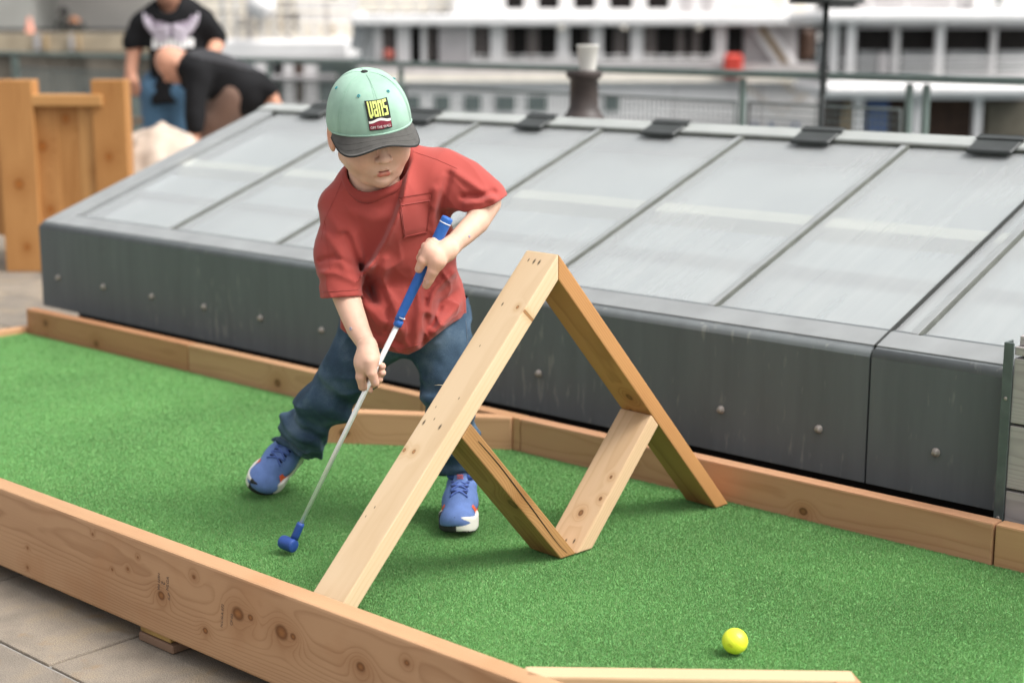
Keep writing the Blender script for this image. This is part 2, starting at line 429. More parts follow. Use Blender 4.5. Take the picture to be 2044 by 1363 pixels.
for j in range(-3, 8):
    for i in range(-26, 6):
        y0 = 1.387 + j*py_; x0 = -2.404 + i*px_ + (.23 if j % 2 else 0)
        cx_, cy_ = x0+px_/2, y0+py_/2
        dd = -cx_*syw + cy_*cyw
        if dd < 1.2: continue
        lat = cx_*cyw + cy_*syw; pxx = CX + FPX*lat/dd
        if not (-260 < pxx < 760): continue
        if y0 > 1.95 and x0 > -4.9: continue         # under the course and the skylight
        if slabme is None:
            s = bmobj('slab', boxbm(-px_/2+.004, px_/2-.004, -py_/2+.004, py_/2-.004, -.03, 0, .0035, 2), STONE, paving)
            slabme = s.data
        else:
            s = link(bpy.data.objects.new('slab', slabme), paving)
        s.matrix_basis = Matrix.Translation((cx_, cy_, GZ + rng.uniform(-.0012, .0012)))
QUAYST = pm('quay_concrete', (.30, .29, .27), .9, .2, 6, .3)
terrace = box('terrace', -40, 8, 4.3, 8.4, -4.2, TZ, QUAYST); tag(terrace, kind='structure')
WATER = pm('harbour_water', (.05, .075, .08), .12, .3, 2, .8, 3)
water = obj('water', [(-400, 8.3, WZ), (400, 8.3, WZ), (400, 600, WZ), (-400, 600, WZ)], [(0, 1, 2, 3)], WATER); tag(water, kind='structure')

# ================================================================ PUTTING COURSE
CED_L, CED_D = (.46, .275, .15), (.30, .155, .075)
course = empty('putting_course', (-2.5, 2.15, GZ), 'mini golf lane of green turf edged with brown timber boards', 'golf lane')
YF0, YF1, ZT, ZB = 1.560, 1.604, .080, -.092         # front board
XL = -4.72
fk = []
def fkn(x, y, r):
    p = yp(x, y, YF0); fk.append((p[0]+5.0, p[2]-(ZT+ZB)/2, r))
for x, y, r in ((475, 1224, .0135), (562, 1262, .0145), (322, 1188, .0085), (387, 1151, .005), (410, 1258, .0055), (255, 1135, .003), (185, 1066, .0028),
                (275, 1112, .0026), (224, 1136, .0026), (55, 1093, .003), (55, 1132, .0035), (500, 1232, .006), (585, 1270, .0065), (40, 1215, .003), (720, 1330, .009), (812, 1322, .005)): fkn(x, y, r)
W_FRONT = wood('front_board_wood', CED_L, CED_D, knots=fk, freq=300, pith=(.045, -.16), seed=3, ring=.55, tone=.24, blotch=(.39, .20, .095), warp=4.5, knotcol=(.20, .085, .028))
front = board('front_board', (-5.0, (YF0+YF1)/2, (ZT+ZB)/2), (1, 0, 0), (0, 0, 1), 4.3, ZT-ZB, YF1-YF0, W_FRONT, course, .005)
front['label'] = 'wide knotty board on edge, nearest the camera'
W_BACK = [wood('back_board_wood_%s' % n, l, d, knots=k, freq=190, seed=s, ring=.5, tone=.22) for n, l, d, k, s in (
    ('dark', (.42, .21, .105), (.31, .14, .065), [(.12, .02, .012), (.42, -.01, .010)], 5),
    ('pale', (.48, .275, .15), (.35, .18, .09), [(.42, .0, .012)], 6),
    ('red', (.48, .265, .15), (.36, .175, .09), [(.35, .01, .005), (.80, -.01, .008)], 8),
    ('end', (.50, .28, .15), (.36, .18, .085), [], 9))]
def bboard(name, X0, X1, Y0, mat, bev=.004, zt=.079, z0=-.03):
    return board(name, (X0, Y0+.019, (zt+z0)/2), (1, 0, 0), (0, 0, 1), X1-X0, zt-z0, .038, mat, course, bev)
xj = yp(372, 690, 2.72)[0]; xk = xp_k = -2.455
bboard('back_board', XL, xj-.002, 2.724, W_BACK[0])
bboard('back_board', xj+.002, -2.80, 2.724, W_BACK[1])
bboard('back_board', -2.797, xk, 2.722, W_BACK[3])
xe = yp(1983, 1085, 2.72)[0]
bboard('back_board', xk+.003, xe-.002, 2.720, W_BACK[2])
bboard('back_board', xe+.002, -.2, 2.720, W_BACK[3])
# end board on the far left
board('end_board', (XL-.019, 1.61, -.01), (0, 1, 0), (0, 0, 1), 1.16, .05, .038, W_BACK[3], course)
# corner boards set across the lane
pa, pb = zp(690, 822, .078), zp(1024, 833, .078); pb[1] = 2.716
pa[2] = pb[2] = .024
dv = nrm(pa-pb); n_ = np.array([dv[1], -dv[0], 0]); n_ = n_ if n_[1] > 0 else -n_
board('corner_board', pb+n_*.019, dv, (0, 0, 1), np.linalg.norm(pa-pb)+.07, .108, .038, W_BACK[1], course)
pc, pd_ = zp(1040, 1328, .08), zp(1700, 1337, .08); pc[2] = pd_[2] = .025
W_PALE = wood('pale_rail_wood', (.58, .41, .25), (.46, .29, .155), knots=[(.27, .0, .004)], freq=200, seed=12, ring=.4)
dv = nrm(pd_-pc); n_ = np.array([dv[1], -dv[0], 0]); n_ = -n_ if n_ @ np.array([-syw, cyw, 0]) > 0 else n_
board('corner_board', pc+n_*.019+dv*.006, dv, (0, 0, 1), np.linalg.norm(pd_-pc)-.006, .11, .038, W_PALE, course)
board('corner_board', pd_+n_*.0-dv*.019, (nrm([.9, -.75, 0])), (0, 0, 1), .5, .108, .038, W_BACK[2], course)
# support block of two layers under the front board
BLK = wood('block_wood', (.42, .27, .09), (.25, .14, .04), freq=300, seed=21, blotch=(.12, .07, .03))
BLK2 = wood('block_base_wood', (.24, .15, .10), (.15, .09, .06), freq=300, seed=22)
bx0, bx1 = -2.384, -2.288
box('support_block', bx0, bx1, 1.572, 1.75, -.108, ZB-.001, BLK, course, .002)
box('support_block', bx0, bx1+.012, 1.568, 1.76, GZ, -.1085, BLK2, course, .002)
for X in (-4.2, -3.3, -1.4):
    box('support_block', X, X+.1, 1.60, 1.76, GZ, ZB-.001, BLK2, course, .002)
PLY = pm('deck_plywood', (.30, .20, .11), .8, .2, 14)
box('deck_panel', XL, -.3, 1.606, 2.718, -.03, -.012, PLY, course)
# grading stamps printed on the face of the front board
INK = pm('stamp_ink', (.075, .06, .055), .8, .3, 200)
def stamp(s, x, y, size, rot):
    V, F = textmesh(s, size); p = yp(x, y, YF0)
    c, s_ = math.cos(rot), math.sin(rot)
    W = [(p[0]+v[0]*c-v[1]*s_, YF0-.0006, p[2]+v[0]*s_+v[1]*c) for v in V]
    o = obj('grade_stamp', W, F, INK, course); return o
stamp('HEM FIR', 317, 1160, .0095, math.radians(-97)); stamp('2', 326, 1163, .0145, math.radians(-97)); stamp('NLGA', 335, 1164, .0105, math.radians(82)); stamp('S-P', 338, 1190, .011, math.radians(82))
stamp('N.L.G.A 072', 444, 1228, .0088, math.radians(82)); stamp('CF 02', 463, 1236, .0092, math.radians(82))

# turf: base sheet and a dense pile of short blades
TURF_D = pm('turf_backing', (.12, .30, .09), .9, .3, 300)
turf = obj('turf', [(XL, 1.605, -.004), (-.3, 1.605, -.004), (-.3, 2.719, -.004), (XL, 2.719, -.004)], [(0, 1, 2, 3)], TURF_D)
tag(turf, kind='structure')
def pile():
    pts = []
    mx = 480000; n = int(3.91*1.11*mx)
    q = np.stack([nrg.uniform(-4.71, -.8, n), nrg.uniform(1.607, 2.717, n)], 1)
    keep = nrg.uniform(0, mx, n) < np.interp(q[:, 0], [-4.7, -3.6, -2.8, -2.0, -1.2], [115000, 160000, 260000, 400000, 480000])
    d = -q[:, 0]*syw + q[:, 1]*cyw; la = q[:, 0]*cyw + q[:, 1]*syw; u = CX + FPX*la/d
    pts.append(q[keep & (u > -60) & (u < 2110) & (d > 2.02)])
    Q = np.concatenate(pts); n = len(Q)
    d = -Q[:, 0]*syw + Q[:, 1]*cyw
    sc = np.clip(d/2.6, .85, 1.9)
    w = nrg.uniform(.0005, .0009, n)*sc; hgt = nrg.uniform(.0026, .0044, n)
    a = nrg.uniform(0, 2*math.pi, n); la = nrg.uniform(0, 2*math.pi, n); ln = nrg.uniform(.1, .8, n)*hgt
    ln2 = ln*.4
    ox, oy = np.cos(a)*w, np.sin(a)*w
    b0 = np.stack([Q[:, 0]-ox, Q[:, 1]-oy, np.full(n, -.004)], 1); b1 = np.stack([Q[:, 0]+ox, Q[:, 1]+oy, np.full(n, -.004)], 1)
    dx, dy = np.cos(la), np.sin(la)
    t0 = np.stack([Q[:, 0]+dx*ln, Q[:, 1]+dy*ln, -.004+hgt], 1)
    V = np.stack([b0, b1, t0], 1).reshape(-1, 3)
    F = np.arange(3*n).reshape(n, 3)
    pal = np.array([(.175, .385, .125), (.205, .41, .14), (.150, .355, .115), (.26, .42, .16), (.155, .385, .135), (.32, .42, .19)])
    c = pal[nrg.choice(6, n, p=[.32, .28, .16, .12, .09, .03])]*nrg.uniform(.8, 1.15, n)[:, None]
    return V, F, np.repeat(c, 3, axis=0)
V, F, tc_ = pile()
TURF = pm('turf_pile', (.92, .92, .92), .62, .17, 3.2, vcol=True, spec=.3)
blades = npobj('turf_pile', V, F, TURF, None, False); paint(blades, tc_)
tag(blades, 'short bright green artificial turf covering the golf lane', 'turf', kind='stuff')

# ================================================================ A-FRAME OBSTACLE
AX, AY = -1.9025, 2.172
arot = math.atan2(-.068, 1.0)
aframe = empty('timber_obstacle', (AX, AY, 0), 'A-shaped timber golf obstacle of four bare planks', 'golf obstacle', rz=0)
ey = nrm([.068, 1, 0]); ex = nrm([1, -.068, 0]); ez = np.array([0, 0, 1.])
def prism(name, poly, ang, mat, hw=.0425, label=None):
    """poly in (across lane, up); the plank's length direction is at angle ang in that plane"""
    A = nrm(ey*math.cos(ang)+ez*math.sin(ang)); C = np.cross(A, ex); B = ex
    O = np.array([AX, AY, 0])
    b = bmesh.new(); pts = [(y*math.cos(ang)+z*math.sin(ang), (ey*y+ez*z) @ C) for y, z in poly]
    lo = [b.verts.new((l, -hw, t)) for l, t in pts]; hi = [b.verts.new((l, hw, t)) for l, t in pts]
    n = len(pts); fs = [b.faces.new(lo), b.faces.new(hi[::-1])]
    for i in range(n): fs.append(b.faces.new((lo[i], hi[i], hi[(i+1) % n], lo[(i+1) % n])))
    bmesh.ops.recalc_face_normals(b, faces=fs)
    bmesh.ops.bevel(b, geom=list(b.edges), offset=.0028, segments=2, affect='EDGES', profile=.6)
    o = bmobj(name, b, mat, aframe, frame(O, A, B, C))
    if label: o['label'] = label
    return o
S = 1.126; TH = math.atan(S); S1 = 1.06
cL = math.cos(math.atan(S1)); sL = math.sin(math.atan(S1))
# marks on the near leg given from the view, turned into (along, across)
def legmark(x, y):
    n = -np.cross(nrm(ey*cL+ez*sL), ex); n0 = np.array([AX, AY, 0])+ez*.596
    r = wray(x, y); c = np.array([0, 0, CAMZ]); t = ((n0-c) @ n)/(r @ n); P = c+r*t-np.array([AX, AY, 0])
    return P @ nrm(ey*cL+ez*sL), P @ ex
ld = [(*legmark(x, y), r) for x, y, r in ((1055, 519, .0022), (1066, 522, .0034), (1076, 524, .0034), (846, 843, .0032), (878, 852, .0034), (867, 836, .0016), (916, 795, .0016), (1003, 607, .0024), (748, 1012, .0016), (730, 1030, .0014), (958, 690, .0014), (870, 812, .0013))]
lk = [(*legmark(x, y), r) for x, y, r in ((1033, 613, .0036), (1047, 620, .003), (807, 898, .0042), (826, 901, .0042))]
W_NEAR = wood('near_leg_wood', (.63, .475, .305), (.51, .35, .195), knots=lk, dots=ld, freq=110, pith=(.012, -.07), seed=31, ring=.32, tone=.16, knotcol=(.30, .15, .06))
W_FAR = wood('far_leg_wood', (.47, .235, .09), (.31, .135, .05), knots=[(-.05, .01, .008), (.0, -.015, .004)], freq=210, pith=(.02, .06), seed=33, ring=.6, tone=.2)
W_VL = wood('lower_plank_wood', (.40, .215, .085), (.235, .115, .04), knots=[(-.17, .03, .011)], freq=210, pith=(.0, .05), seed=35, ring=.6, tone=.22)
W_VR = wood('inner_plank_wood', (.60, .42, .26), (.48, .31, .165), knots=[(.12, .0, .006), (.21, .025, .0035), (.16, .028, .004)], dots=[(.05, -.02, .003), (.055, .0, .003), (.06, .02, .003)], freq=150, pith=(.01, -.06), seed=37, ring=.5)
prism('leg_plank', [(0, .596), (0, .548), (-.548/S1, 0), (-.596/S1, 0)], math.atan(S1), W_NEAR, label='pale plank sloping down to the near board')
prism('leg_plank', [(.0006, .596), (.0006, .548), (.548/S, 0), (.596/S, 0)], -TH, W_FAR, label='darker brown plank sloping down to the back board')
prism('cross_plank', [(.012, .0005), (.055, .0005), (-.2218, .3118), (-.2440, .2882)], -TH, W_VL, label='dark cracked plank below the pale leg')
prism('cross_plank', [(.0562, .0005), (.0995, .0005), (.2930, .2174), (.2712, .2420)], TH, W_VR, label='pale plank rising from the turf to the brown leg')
# a long drying crack along the lower plank
CRK = pm('crack_dark', (.03, .018, .01), .9, .2, 50)
a0 = np.array([AX, AY, 0])+ex*.0428
cr = []
for k in range(15):
    f = k/14; yv = -.205+.25*f*.93; zz = -S*(yv-.040-.010*math.sin(6*f)*f) + .002*math.sin(11*f)
    cr.append(a0+ey*yv+ez*zz)
tube('crack', cr, [.0004+.0009*math.sin(math.pi*min(1, .08+k/15)) for k in range(15)], CRK, aframe, 5)
SPL = pm('splinter', (.75, .62, .45), .7, .1, 60)
s0 = dp(888, 769, 2.82); tube('splinter', [s0, s0+np.array([-.008, -.008, .001]), s0+np.array([-.015, -.012, .0]) ], [.0008, .0006, .0002], SPL, aframe, 4)
# ================================================================ SKYLIGHT
FY = 2.85; SX0, SX1 = -4.82, .35
def plate_mat(name, base, stains=True):
    m, nt, N, L, b = newmat(name)
    tc = N.new('ShaderNodeTexCoord')
    mp = N.new('ShaderNodeMapping'); mp.inputs['Scale'].default_value = (30, 30, 4); L.new(tc.outputs['Object'], mp.inputs[0])
    a = N.new('ShaderNodeTexNoise'); a.inputs['Scale'].default_value = 1; a.inputs['Detail'].default_value = 6; L.new(mp.outputs[0], a.inputs['Vector'])
    r = ramp(nt, [(.3, tuple(c*.92 for c in base)), (.7, tuple(c*1.08 for c in base))]); L.new(a.outputs[0], r.inputs[0])
    out = r.outputs[0]
    if stains:
        mp2 = N.new('ShaderNodeMapping'); mp2.inputs['Scale'].default_value = (60, 60, 13); L.new(tc.outputs['Object'], mp2.inputs[0])
        s = N.new('ShaderNodeTexNoise'); s.inputs['Scale'].default_value = 1; s.inputs['Detail'].default_value = 3; L.new(mp2.outputs[0], s.inputs['Vector'])
        big = N.new('ShaderNodeTexNoise'); big.inputs['Scale'].default_value = 2.3; L.new(tc.outputs['Object'], big.inputs['Vector'])
        v = mth(nt, 'ADD', s.outputs[0], mth(nt, 'MULTIPLY', mth(nt, 'SUBTRACT', big.outputs[0], .5), .5))
        sr = ramp(nt, [(.64, (0, 0, 0)), (.74, (1, 1, 1))]); L.new(v, sr.inputs[0])
        mx = N.new('ShaderNodeMix'); mx.data_type = 'RGBA'; mx.inputs[7].default_value = (.27, .27, .25, 1)
        L.new(out, mx.inputs[6]); L.new(mth(nt, 'MULTIPLY', sr.outputs[0], .38), mx.inputs[0]); out = mx.outputs[2]
    L.new(out, b.inputs['Base Color']); b.inputs['Roughness'].default_value = .68; b.inputs['Specular IOR Level'].default_value = .22
    return m
PLATE = plate_mat('dark_grey_steel', (.115, .126, .130))
FRAME = pm('grey_frame_metal', (.24, .25, .25), .5, .12, 8, spec=.4)
GASK = pm('weathered_gasket', (.10, .106, .092), .8, .25, 20)
def glass_mat():
    m, nt, N, L, b = newmat('dusty_skylight_glass')
    tc = N.new('ShaderNodeTexCoord')
    mp = N.new('ShaderNodeMapping'); mp.inputs['Scale'].default_value = (38, 1.2, 1); L.new(tc.outputs['Object'], mp.inputs[0])
    a = N.new('ShaderNodeTexNoise'); a.inputs['Scale'].default_value = 1; a.inputs['Detail'].default_value = 5; L.new(mp.outputs[0], a.inputs['Vector'])
    c = N.new('ShaderNodeTexNoise'); c.inputs['Scale'].default_value = 2.6; c.inputs['Detail'].default_value = 3; L.new(tc.outputs['Object'], c.inputs['Vector'])
    v = mth(nt, 'ADD', mth(nt, 'MULTIPLY', a.outputs[0], .45), mth(nt, 'MULTIPLY', c.outputs[0], .55))
    r = ramp(nt, [(.30, (.46, .475, .485)), (.70, (.57, .58, .575))]); L.new(v, r.inputs[0])
    L.new(r.outputs[0], b.inputs['Base Color']); b.inputs['Roughness'].default_value = .16; b.inputs['Specular IOR Level'].default_value = .6
    t = N.new('ShaderNodeBsdfTransparent'); t.inputs[0].default_value = (.93, .96, .95, 1)
    ms = N.new('ShaderNodeMixShader'); ms.inputs[0].default_value = .56
    L.new(b.outputs[0], ms.inputs[1]); L.new(t.outputs[0], ms.inputs[2]); L.new(ms.outputs[0], N['Material Output'].inputs[0])
    return m
GLASS = glass_mat()
skyl = empty('skylight', ((SX0+SX1)/2, 3.35, GZ), 'long sloping skylight with pale dusty glass and dark grey steel front', 'skylight')
prof = [(2.98, .06), (2.85, .062), (2.85, .334), (2.8515, .3415), (2.856, .3475), (2.863, .3513), (2.94, .380), (2.94, .36)]
for X0, X1 in ((SX0, -1.586), (-1.581, SX1)):
    V, F = [], []
    for X in (X0, X1):
        for y, z in prof: V.append((X, y, z))
    n = len(prof)
    for i in range(n-1): F.append((i, i+n, i+n+1, i+1))
    F.append(tuple(range(n))); F.append(tuple(range(2*n-1, n-1, -1)))
    o = obj('front_plate', V, F, PLATE, skyl); 
    for k, p in enumerate(o.data.polygons): p.use_smooth = k in (2, 3, 4)
SL = math.atan2(.71-.3535, 3.85-2.869); ca, sa = math.cos(SL), math.sin(SL)
def onslope(s, up=0.0): return 2.869+s*ca-up*sa, .3535+s*sa+up*ca
SLEN = math.hypot(.71-.3535, 3.85-2.869)
sframe = lambda X, s=0, up=0: frame((X, *onslope(s, up)), (1, 0, 0), (0, ca, sa), (0, -sa, ca))
# metal sheets sloping up the left end and along the foot of the glass
box('end_flashing', 0, .10, 0, SLEN, -.02, .004, FRAME, skyl, .002, sframe(SX0))
box('foot_flashing', .10, SX1-SX0, .002, .0668, -.018, .003, FRAME, skyl, .001, sframe(SX0))
box('joint_strip', -.0025, .0025, .0, SLEN, -.02, .0052, pm('dark_joint', (.03, .032, .03), .8, .1, 20), skyl, 0, sframe(-1.5835))
ribs = [-4.70, -4.17, -3.64, -3.11, -2.58, -2.05, -1.53, -1.0, -.47, .06]
for k, X in enumerate(ribs):
    if k: 
        box('glazing_bar', -.009, .0108, .066, SLEN-.03, -.03, .004, FRAME, skyl, .002, sframe(X))
        box('gasket', .0112, .0185, .067, SLEN-.035, -.03, .0045, GASK, skyl, 0, sframe(X))
    if k+1 < len(ribs):
        box('glass_pane', .019, ribs[k+1]-X-.012, .067, SLEN-.034, -.010, -.003, GLASS, skyl, 0, sframe(X))
box('head_bar', 0, SX1-SX0, SLEN-.03, SLEN+.035, -.03, .010, pm('head_bar_metal', (.33, .345, .33), .45, .1, 8), skyl, .004, sframe(SX0))
box('head_gasket', .1, SX1-SX0, SLEN-.0335, SLEN-.0302, -.03, .006, GASK, skyl, 0, sframe(SX0))
BLIND = pm('roller_blind', (.47, .49, .50), .9, .16, 1.6)
BEAM = pm('cream_beam', (.80, .76, .64), .6, .05, 5)
box('blind', .03, SX1-SX0, .05, SLEN-.04, -.075, -.07, BLIND, skyl, 0, sframe(SX0))
box('cross_beam', .05, SX1-SX0, .545, .60, -.068, -.018, BEAM, skyl, .002, sframe(SX0))
box('cross_beam', .05, SX1-SX0, .37, .51, -.068, -.040, pm('blue_grey_blind', (.40, .435, .455), .8, .1, 3), skyl, .002, sframe(SX0))
DARKM = pm('dark_bracket_metal', (.030, .034, .033), .5, .2, 20)
for x0, x1, y in ((800, 892, 228), (1040, 1112, 240), (1290, 1382, 256), (1588, 1692, 279), (1936, 2060, 300), (610, 668, 213)):
    a = xb0 = None
    t = yp(x0, y, 3.83); u = yp(x1, y+ (x1-x0)*.02, 3.83)
    w = (u[0]-t[0])*.74
    m = sframe(t[0]+.01, SLEN-.07, .006)
    br = box('vent_bracket', 0, w, 0, .085, 0, .011, DARKM, skyl, .004, m)
    box('bracket_lip', -.004, w+.004, .07, .098, .0112, .014, DARKM, br, .003, m)
BOLT = pm('galvanised_bolt', (.36, .32, .29), .55, .35, 120, metal=.3)
for i in range(19):
    X = -4.71+.2755*i - (.0 if i < 11 else .02)
    if X > .2: break
    m = Matrix.Translation((X, FY-.0005, .172-.0011*i)) @ Matrix.Rotation(math.pi/2, 4, 'X')
    bo = lathe('bolt', [(.0095, 0), (.0095, .002), (.0075, .0022), (.0072, .008), (.0050, .0105), (.001, .011)], BOLT, skyl, 10, m)
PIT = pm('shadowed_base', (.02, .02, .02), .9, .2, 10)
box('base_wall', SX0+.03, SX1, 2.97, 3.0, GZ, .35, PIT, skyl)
box('back_wall', SX0, SX1, 3.85, 3.885, GZ, .70, PLATE, skyl)
V = [(SX0+.004, 3.0, GZ), (SX0+.004, 3.84, GZ), (SX0+.004, 3.84, .685), (SX0+.004, 2.87, .33), (SX0+.004, 2.87, .07), (SX0+.004, 3.0, .07)]
obj('end_wall', V+[(x+.02, y, z) for x, y, z in V], [tuple(range(6)), tuple(range(11, 5, -1))]+[(i, i+6, (i+1) % 6+6, (i+1) % 6) for i in range(6)], PLATE, skyl)

# ================================================================ WEATHERED SLATTED BENCH BOX, right edge
WG = wood('weathered_grey_wood', (.42, .385, .37), (.26, .235, .225), freq=240, seed=41, ring=.5, tone=.2, knotcol=(.1, .09, .08))
STEEL = pm('painted_steel_angle', (.085, .105, .100), .5, .2, 30)
q = yp(1999, 860, 2.80)
bx, by = q[0], 2.80
bench = empty('slatted_bench', (bx+.4, by+.2, GZ), 'weathered grey slatted wooden bench box with dark steel corner', 'bench')
top = yp(2014, 686, by)[2]; zs = [yp(2025, yy, by)[2] for yy in (712, 848, 980)]
DEV = None
edges = [top] + zs + [zs[2]-.118, zs[2]-.236]
for k in range(5):
    hi_, lo_ = edges[k]-.003, edges[k+1]+.003
    if k == 0: hi_ = top-.004
    lo_ = max(lo_, GZ+.01)
    if hi_-lo_ < .01: continue
    board('slat', (bx+.016, by+.012, (hi_+lo_)/2), (1, 0, 0), (0, 0, 1), 1.1, hi_-lo_, .022, WG, bench, .002)
    board('slat', (bx+.016+.012, by+.024, (hi_+lo_)/2), (0, 1, 0), (0, 0, 1), .4, hi_-lo_, .022, WG, bench, .002)
for k in range(4):
    board('seat_slat', (bx+.02, by+.06+.105*k, top+.006), (1, 0, 0), (0, 1, 0), 1.1, .098, .02, WG, bench, .003)
b = boxbm(bx-.004, bx+.016, by-.004, by, GZ, top+.003, .001); boxbm(bx-.004, bx, by, by+.03, GZ, top+.003, .001, bm=b)
bmobj('steel_corner', b, STEEL, bench)
for z in (zs[1]+.05, zs[1]-.19): lathe('rivet', [(.004, 0), (.0035, .0015), (.001, .002)], BOLT, bench, 8, Matrix.Translation((bx+.006, by-.004, z)) @ Matrix.Rotation(math.pi/2, 4, 'X'))

# ================================================================ PLANTER BOX, left
PW = [wood('planter_wood_%s' % n, l, d, knots=k, freq=150, seed=s, ring=.5, tone=.25, rough=.55, knotcol=(.30, .11, .02)) for n, l, d, k, s in (
    ('gold', (.43, .215, .075), (.30, .13, .04), [(.42, .0, .022), (.12, .02, .014)], 51), ('amber', (.40, .195, .065), (.28, .12, .035), [(.55, -.01, .018)], 53), ('honey', (.46, .245, .09), (.33, .15, .05), [(.3, .01, .016), (.65, -.02, .012)], 55))]
PD = 7.35
planter = empty('planter_box', dp(130, 540, PD+.2), 'orange-stained wooden planter box with upright planks and corner posts', 'planter')
def vpost(name, x0, x1, yt, yb, d, th, mat):
    a, b_ = bp(x0, yb, d), bp(x1, yt, d); w = b_[0]-a[0]
    O = l2w(np.array([(a[0]+b_[0])/2, d+th/2, a[2]]))
    return bmobj(name, boxbm(0, b_[2]-a[2], -w/2, w/2, -th/2, th/2, .006, 2), mat, planter, frame(O, (0, 0, 1), (cyw, syw, 0), np.cross((0, 0, 1), (cyw, syw, 0))))
vpost('corner_post', 13, 62, 160, 543, PD, .115, PW[0])
vpost('corner_post', 200, 248, 160, 543, PD+.02, .115, PW[1])
vpost('corner_post', 34, 70, 216, 520, PD+.62, .115, PW[2])
vpost('corner_post', 204, 236, 216, 520, PD+.62, .115, PW[0])
for k, (x0, x1) in enumerate(((63, 113), (118, 163), (168, 214))):
    vpost('plank', x0, x1, 212, 468, PD+.045+.004*(k % 2), .03, PW[k])
vpost('plank', -52, 10, 190, 468, PD+.10, .03, PW[2])
vpost('plank', -110, -54, 190, 468, PD+.16, .03, PW[1])
for k in range(4):                                              # side planks running back
    O = dp(14, 468, PD+.14+.115*k)
    board('plank', O, (0, 0, 1), (-syw, cyw, 0), .60, .112, .03, PW[k % 3], planter, .003)
a = bp(60, 201, PD+.01); c = bp(204, 201, PD+.01)
O = l2w(np.array([a[0], PD+.055, a[2]])); board('top_rail', O, (cyw, syw, 0), (-syw, cyw, 0), c[0]-a[0], .11, .055, PW[2], planter, .008)
a = bp(-120, 205, PD+.1); c = bp(14, 203, PD+.1)
O = l2w(np.array([a[0], PD+.12, a[2]])); board('top_rail', O, (cyw, syw, 0), (-syw, cyw, 0), c[0]-a[0], .11, .055, PW[1], planter, .008)
SOIL = pm('planter_soil', (.06, .045, .03), .95, .4, 40, .8)
a = bp(30, 235, PD+.1); c = bp(236, 235, PD+.1)
bmobj('soil', boxbm(a[0], c[0], PD+.1, PD+.6, a[2]-.06, a[2]-.02), SOIL, planter, ROT)

# ================================================================ PALE SHEET-COVERED HEAP
SHEET = pm('pale_sheet', (.46, .37, .30), .8, .22, 8, .8, 20)
HD = 8.3
hc = bp(325, 330, HD)
def heap_f(p):
    q = p-hc
    r = np.sqrt((q[..., 0]/1.15)**2+(q[..., 1]/1.2)**2)
    peak = bp(322, 226, HD)[2]-hc[2]
    hgt = peak - r*1.02 - .06*np.exp(-(r/.10)**2) + .035*vnoise(p, 7, 1) + .02*vnoise(p, 16, 2) + .012*np.abs(vnoise(p*np.array([1, 1, .5]), 26, 3))
    return (q[..., 2]-hgt)*.6
V, F = nets(lambda p: np.maximum(heap_f(p), TZ-p[..., 2]), (hc[0]-.75, HD-.75, TZ-.02), (hc[0]+.75, HD+.75, hc[2]+.45), .02)
heap = npobj('covered_heap', l2w(V), F, SHEET); tag(heap, 'pointed heap under a crumpled pale cream sheet, behind the planter', 'heap')

# ================================================================ RAILING along the quay
RAILM = pm('green_grey_rail_paint', (.12, .16, .145), .5, .15, 10)
RZ = .80
ra, rb = zp(-60, 104, RZ), zp(2110, 165, RZ)
rdir = nrm(rb-ra); RL = np.linalg.norm(rb-ra); rn = np.array([-rdir[1], rdir[0], 0])
railing = empty('railing', (ra+rb)/2*np.array([1, 1, 0])+np.array([0, 0, TZ]), 'dark green metal quayside railing with wire mesh panels', 'railing')
def ralong(x, z=RZ):
    """distance along the railing seen at pixel column x"""
    r = wray(x, 130); n = rn; t = (ra @ n)/(r @ n); return (r*t-ra*np.array([1, 1, 1])) @ rdir
board('top_rail', ra, rdir, (0, 0, 1), RL, .034, .06, RAILM, railing, .008)
posts = sorted([ralong(x) for x in (30, 268, 536, 800, 1150, 1484, 1818, 1852)])
for s in posts:
    board('post', ra+rdir*s+np.array([0, 0, TZ-RZ]), (0, 0, 1), rdir, RZ-TZ-.024, .024 if s != posts[0] else .12, .03, RAILM, railing, .004)
WIRE = pm('mesh_wire', (.10, .12, .115), .5, .15, 20)
zt_, zb_ = RZ-.14, TZ+.08
pp = posts
for s0, s1 in zip(pp[:-1], pp[1:]):
    if s1-s0 < .4: continue
    s0 += .045; s1 -= .045
    fr_ = [tube('w', [ra+rdir*s+np.array([0, 0, z-RZ]) for s, z in ((s0, zt_), (s1, zt_), (s1, zb_), (s0, zb_))], .010, WIRE, None, 5, True)]
    merge('panel_frame', fr_, WIRE, railing)
    b = bmesh.new(); r_ = .0028
    def wire(p, q):
        d = nrm(q-p); u = nrm(np.cross(d, rn)); vv = []
        for e in (p, q):
            for (cu, cn) in ((1, 0), (-.5, .87), (-.5, -.87)): vv.append(b.verts.new(e+u*r_*cu+rn*r_*cn))
        for i in range(3): b.faces.new((vv[i], vv[(i+1) % 3], vv[3+(i+1) % 3], vv[3+i]))
    n = int((s1-s0)/.034)
    for i in range(1, n): s = s0+(s1-s0)*i/n; wire(ra+rdir*s+np.array([0, 0, zb_-RZ]), ra+rdir*s+np.array([0, 0, zt_-RZ]))
    m = int((zt_-zb_)/.034)
    for i in range(1, m): z = zb_+(zt_-zb_)*i/m; wire(ra+rdir*s0+np.array([0, 0, z-RZ]), ra+rdir*s1+np.array([0, 0, z-RZ]))
    o = bmobj('wire_mesh', b, WIRE, railing); o['kind'] = 'stuff'

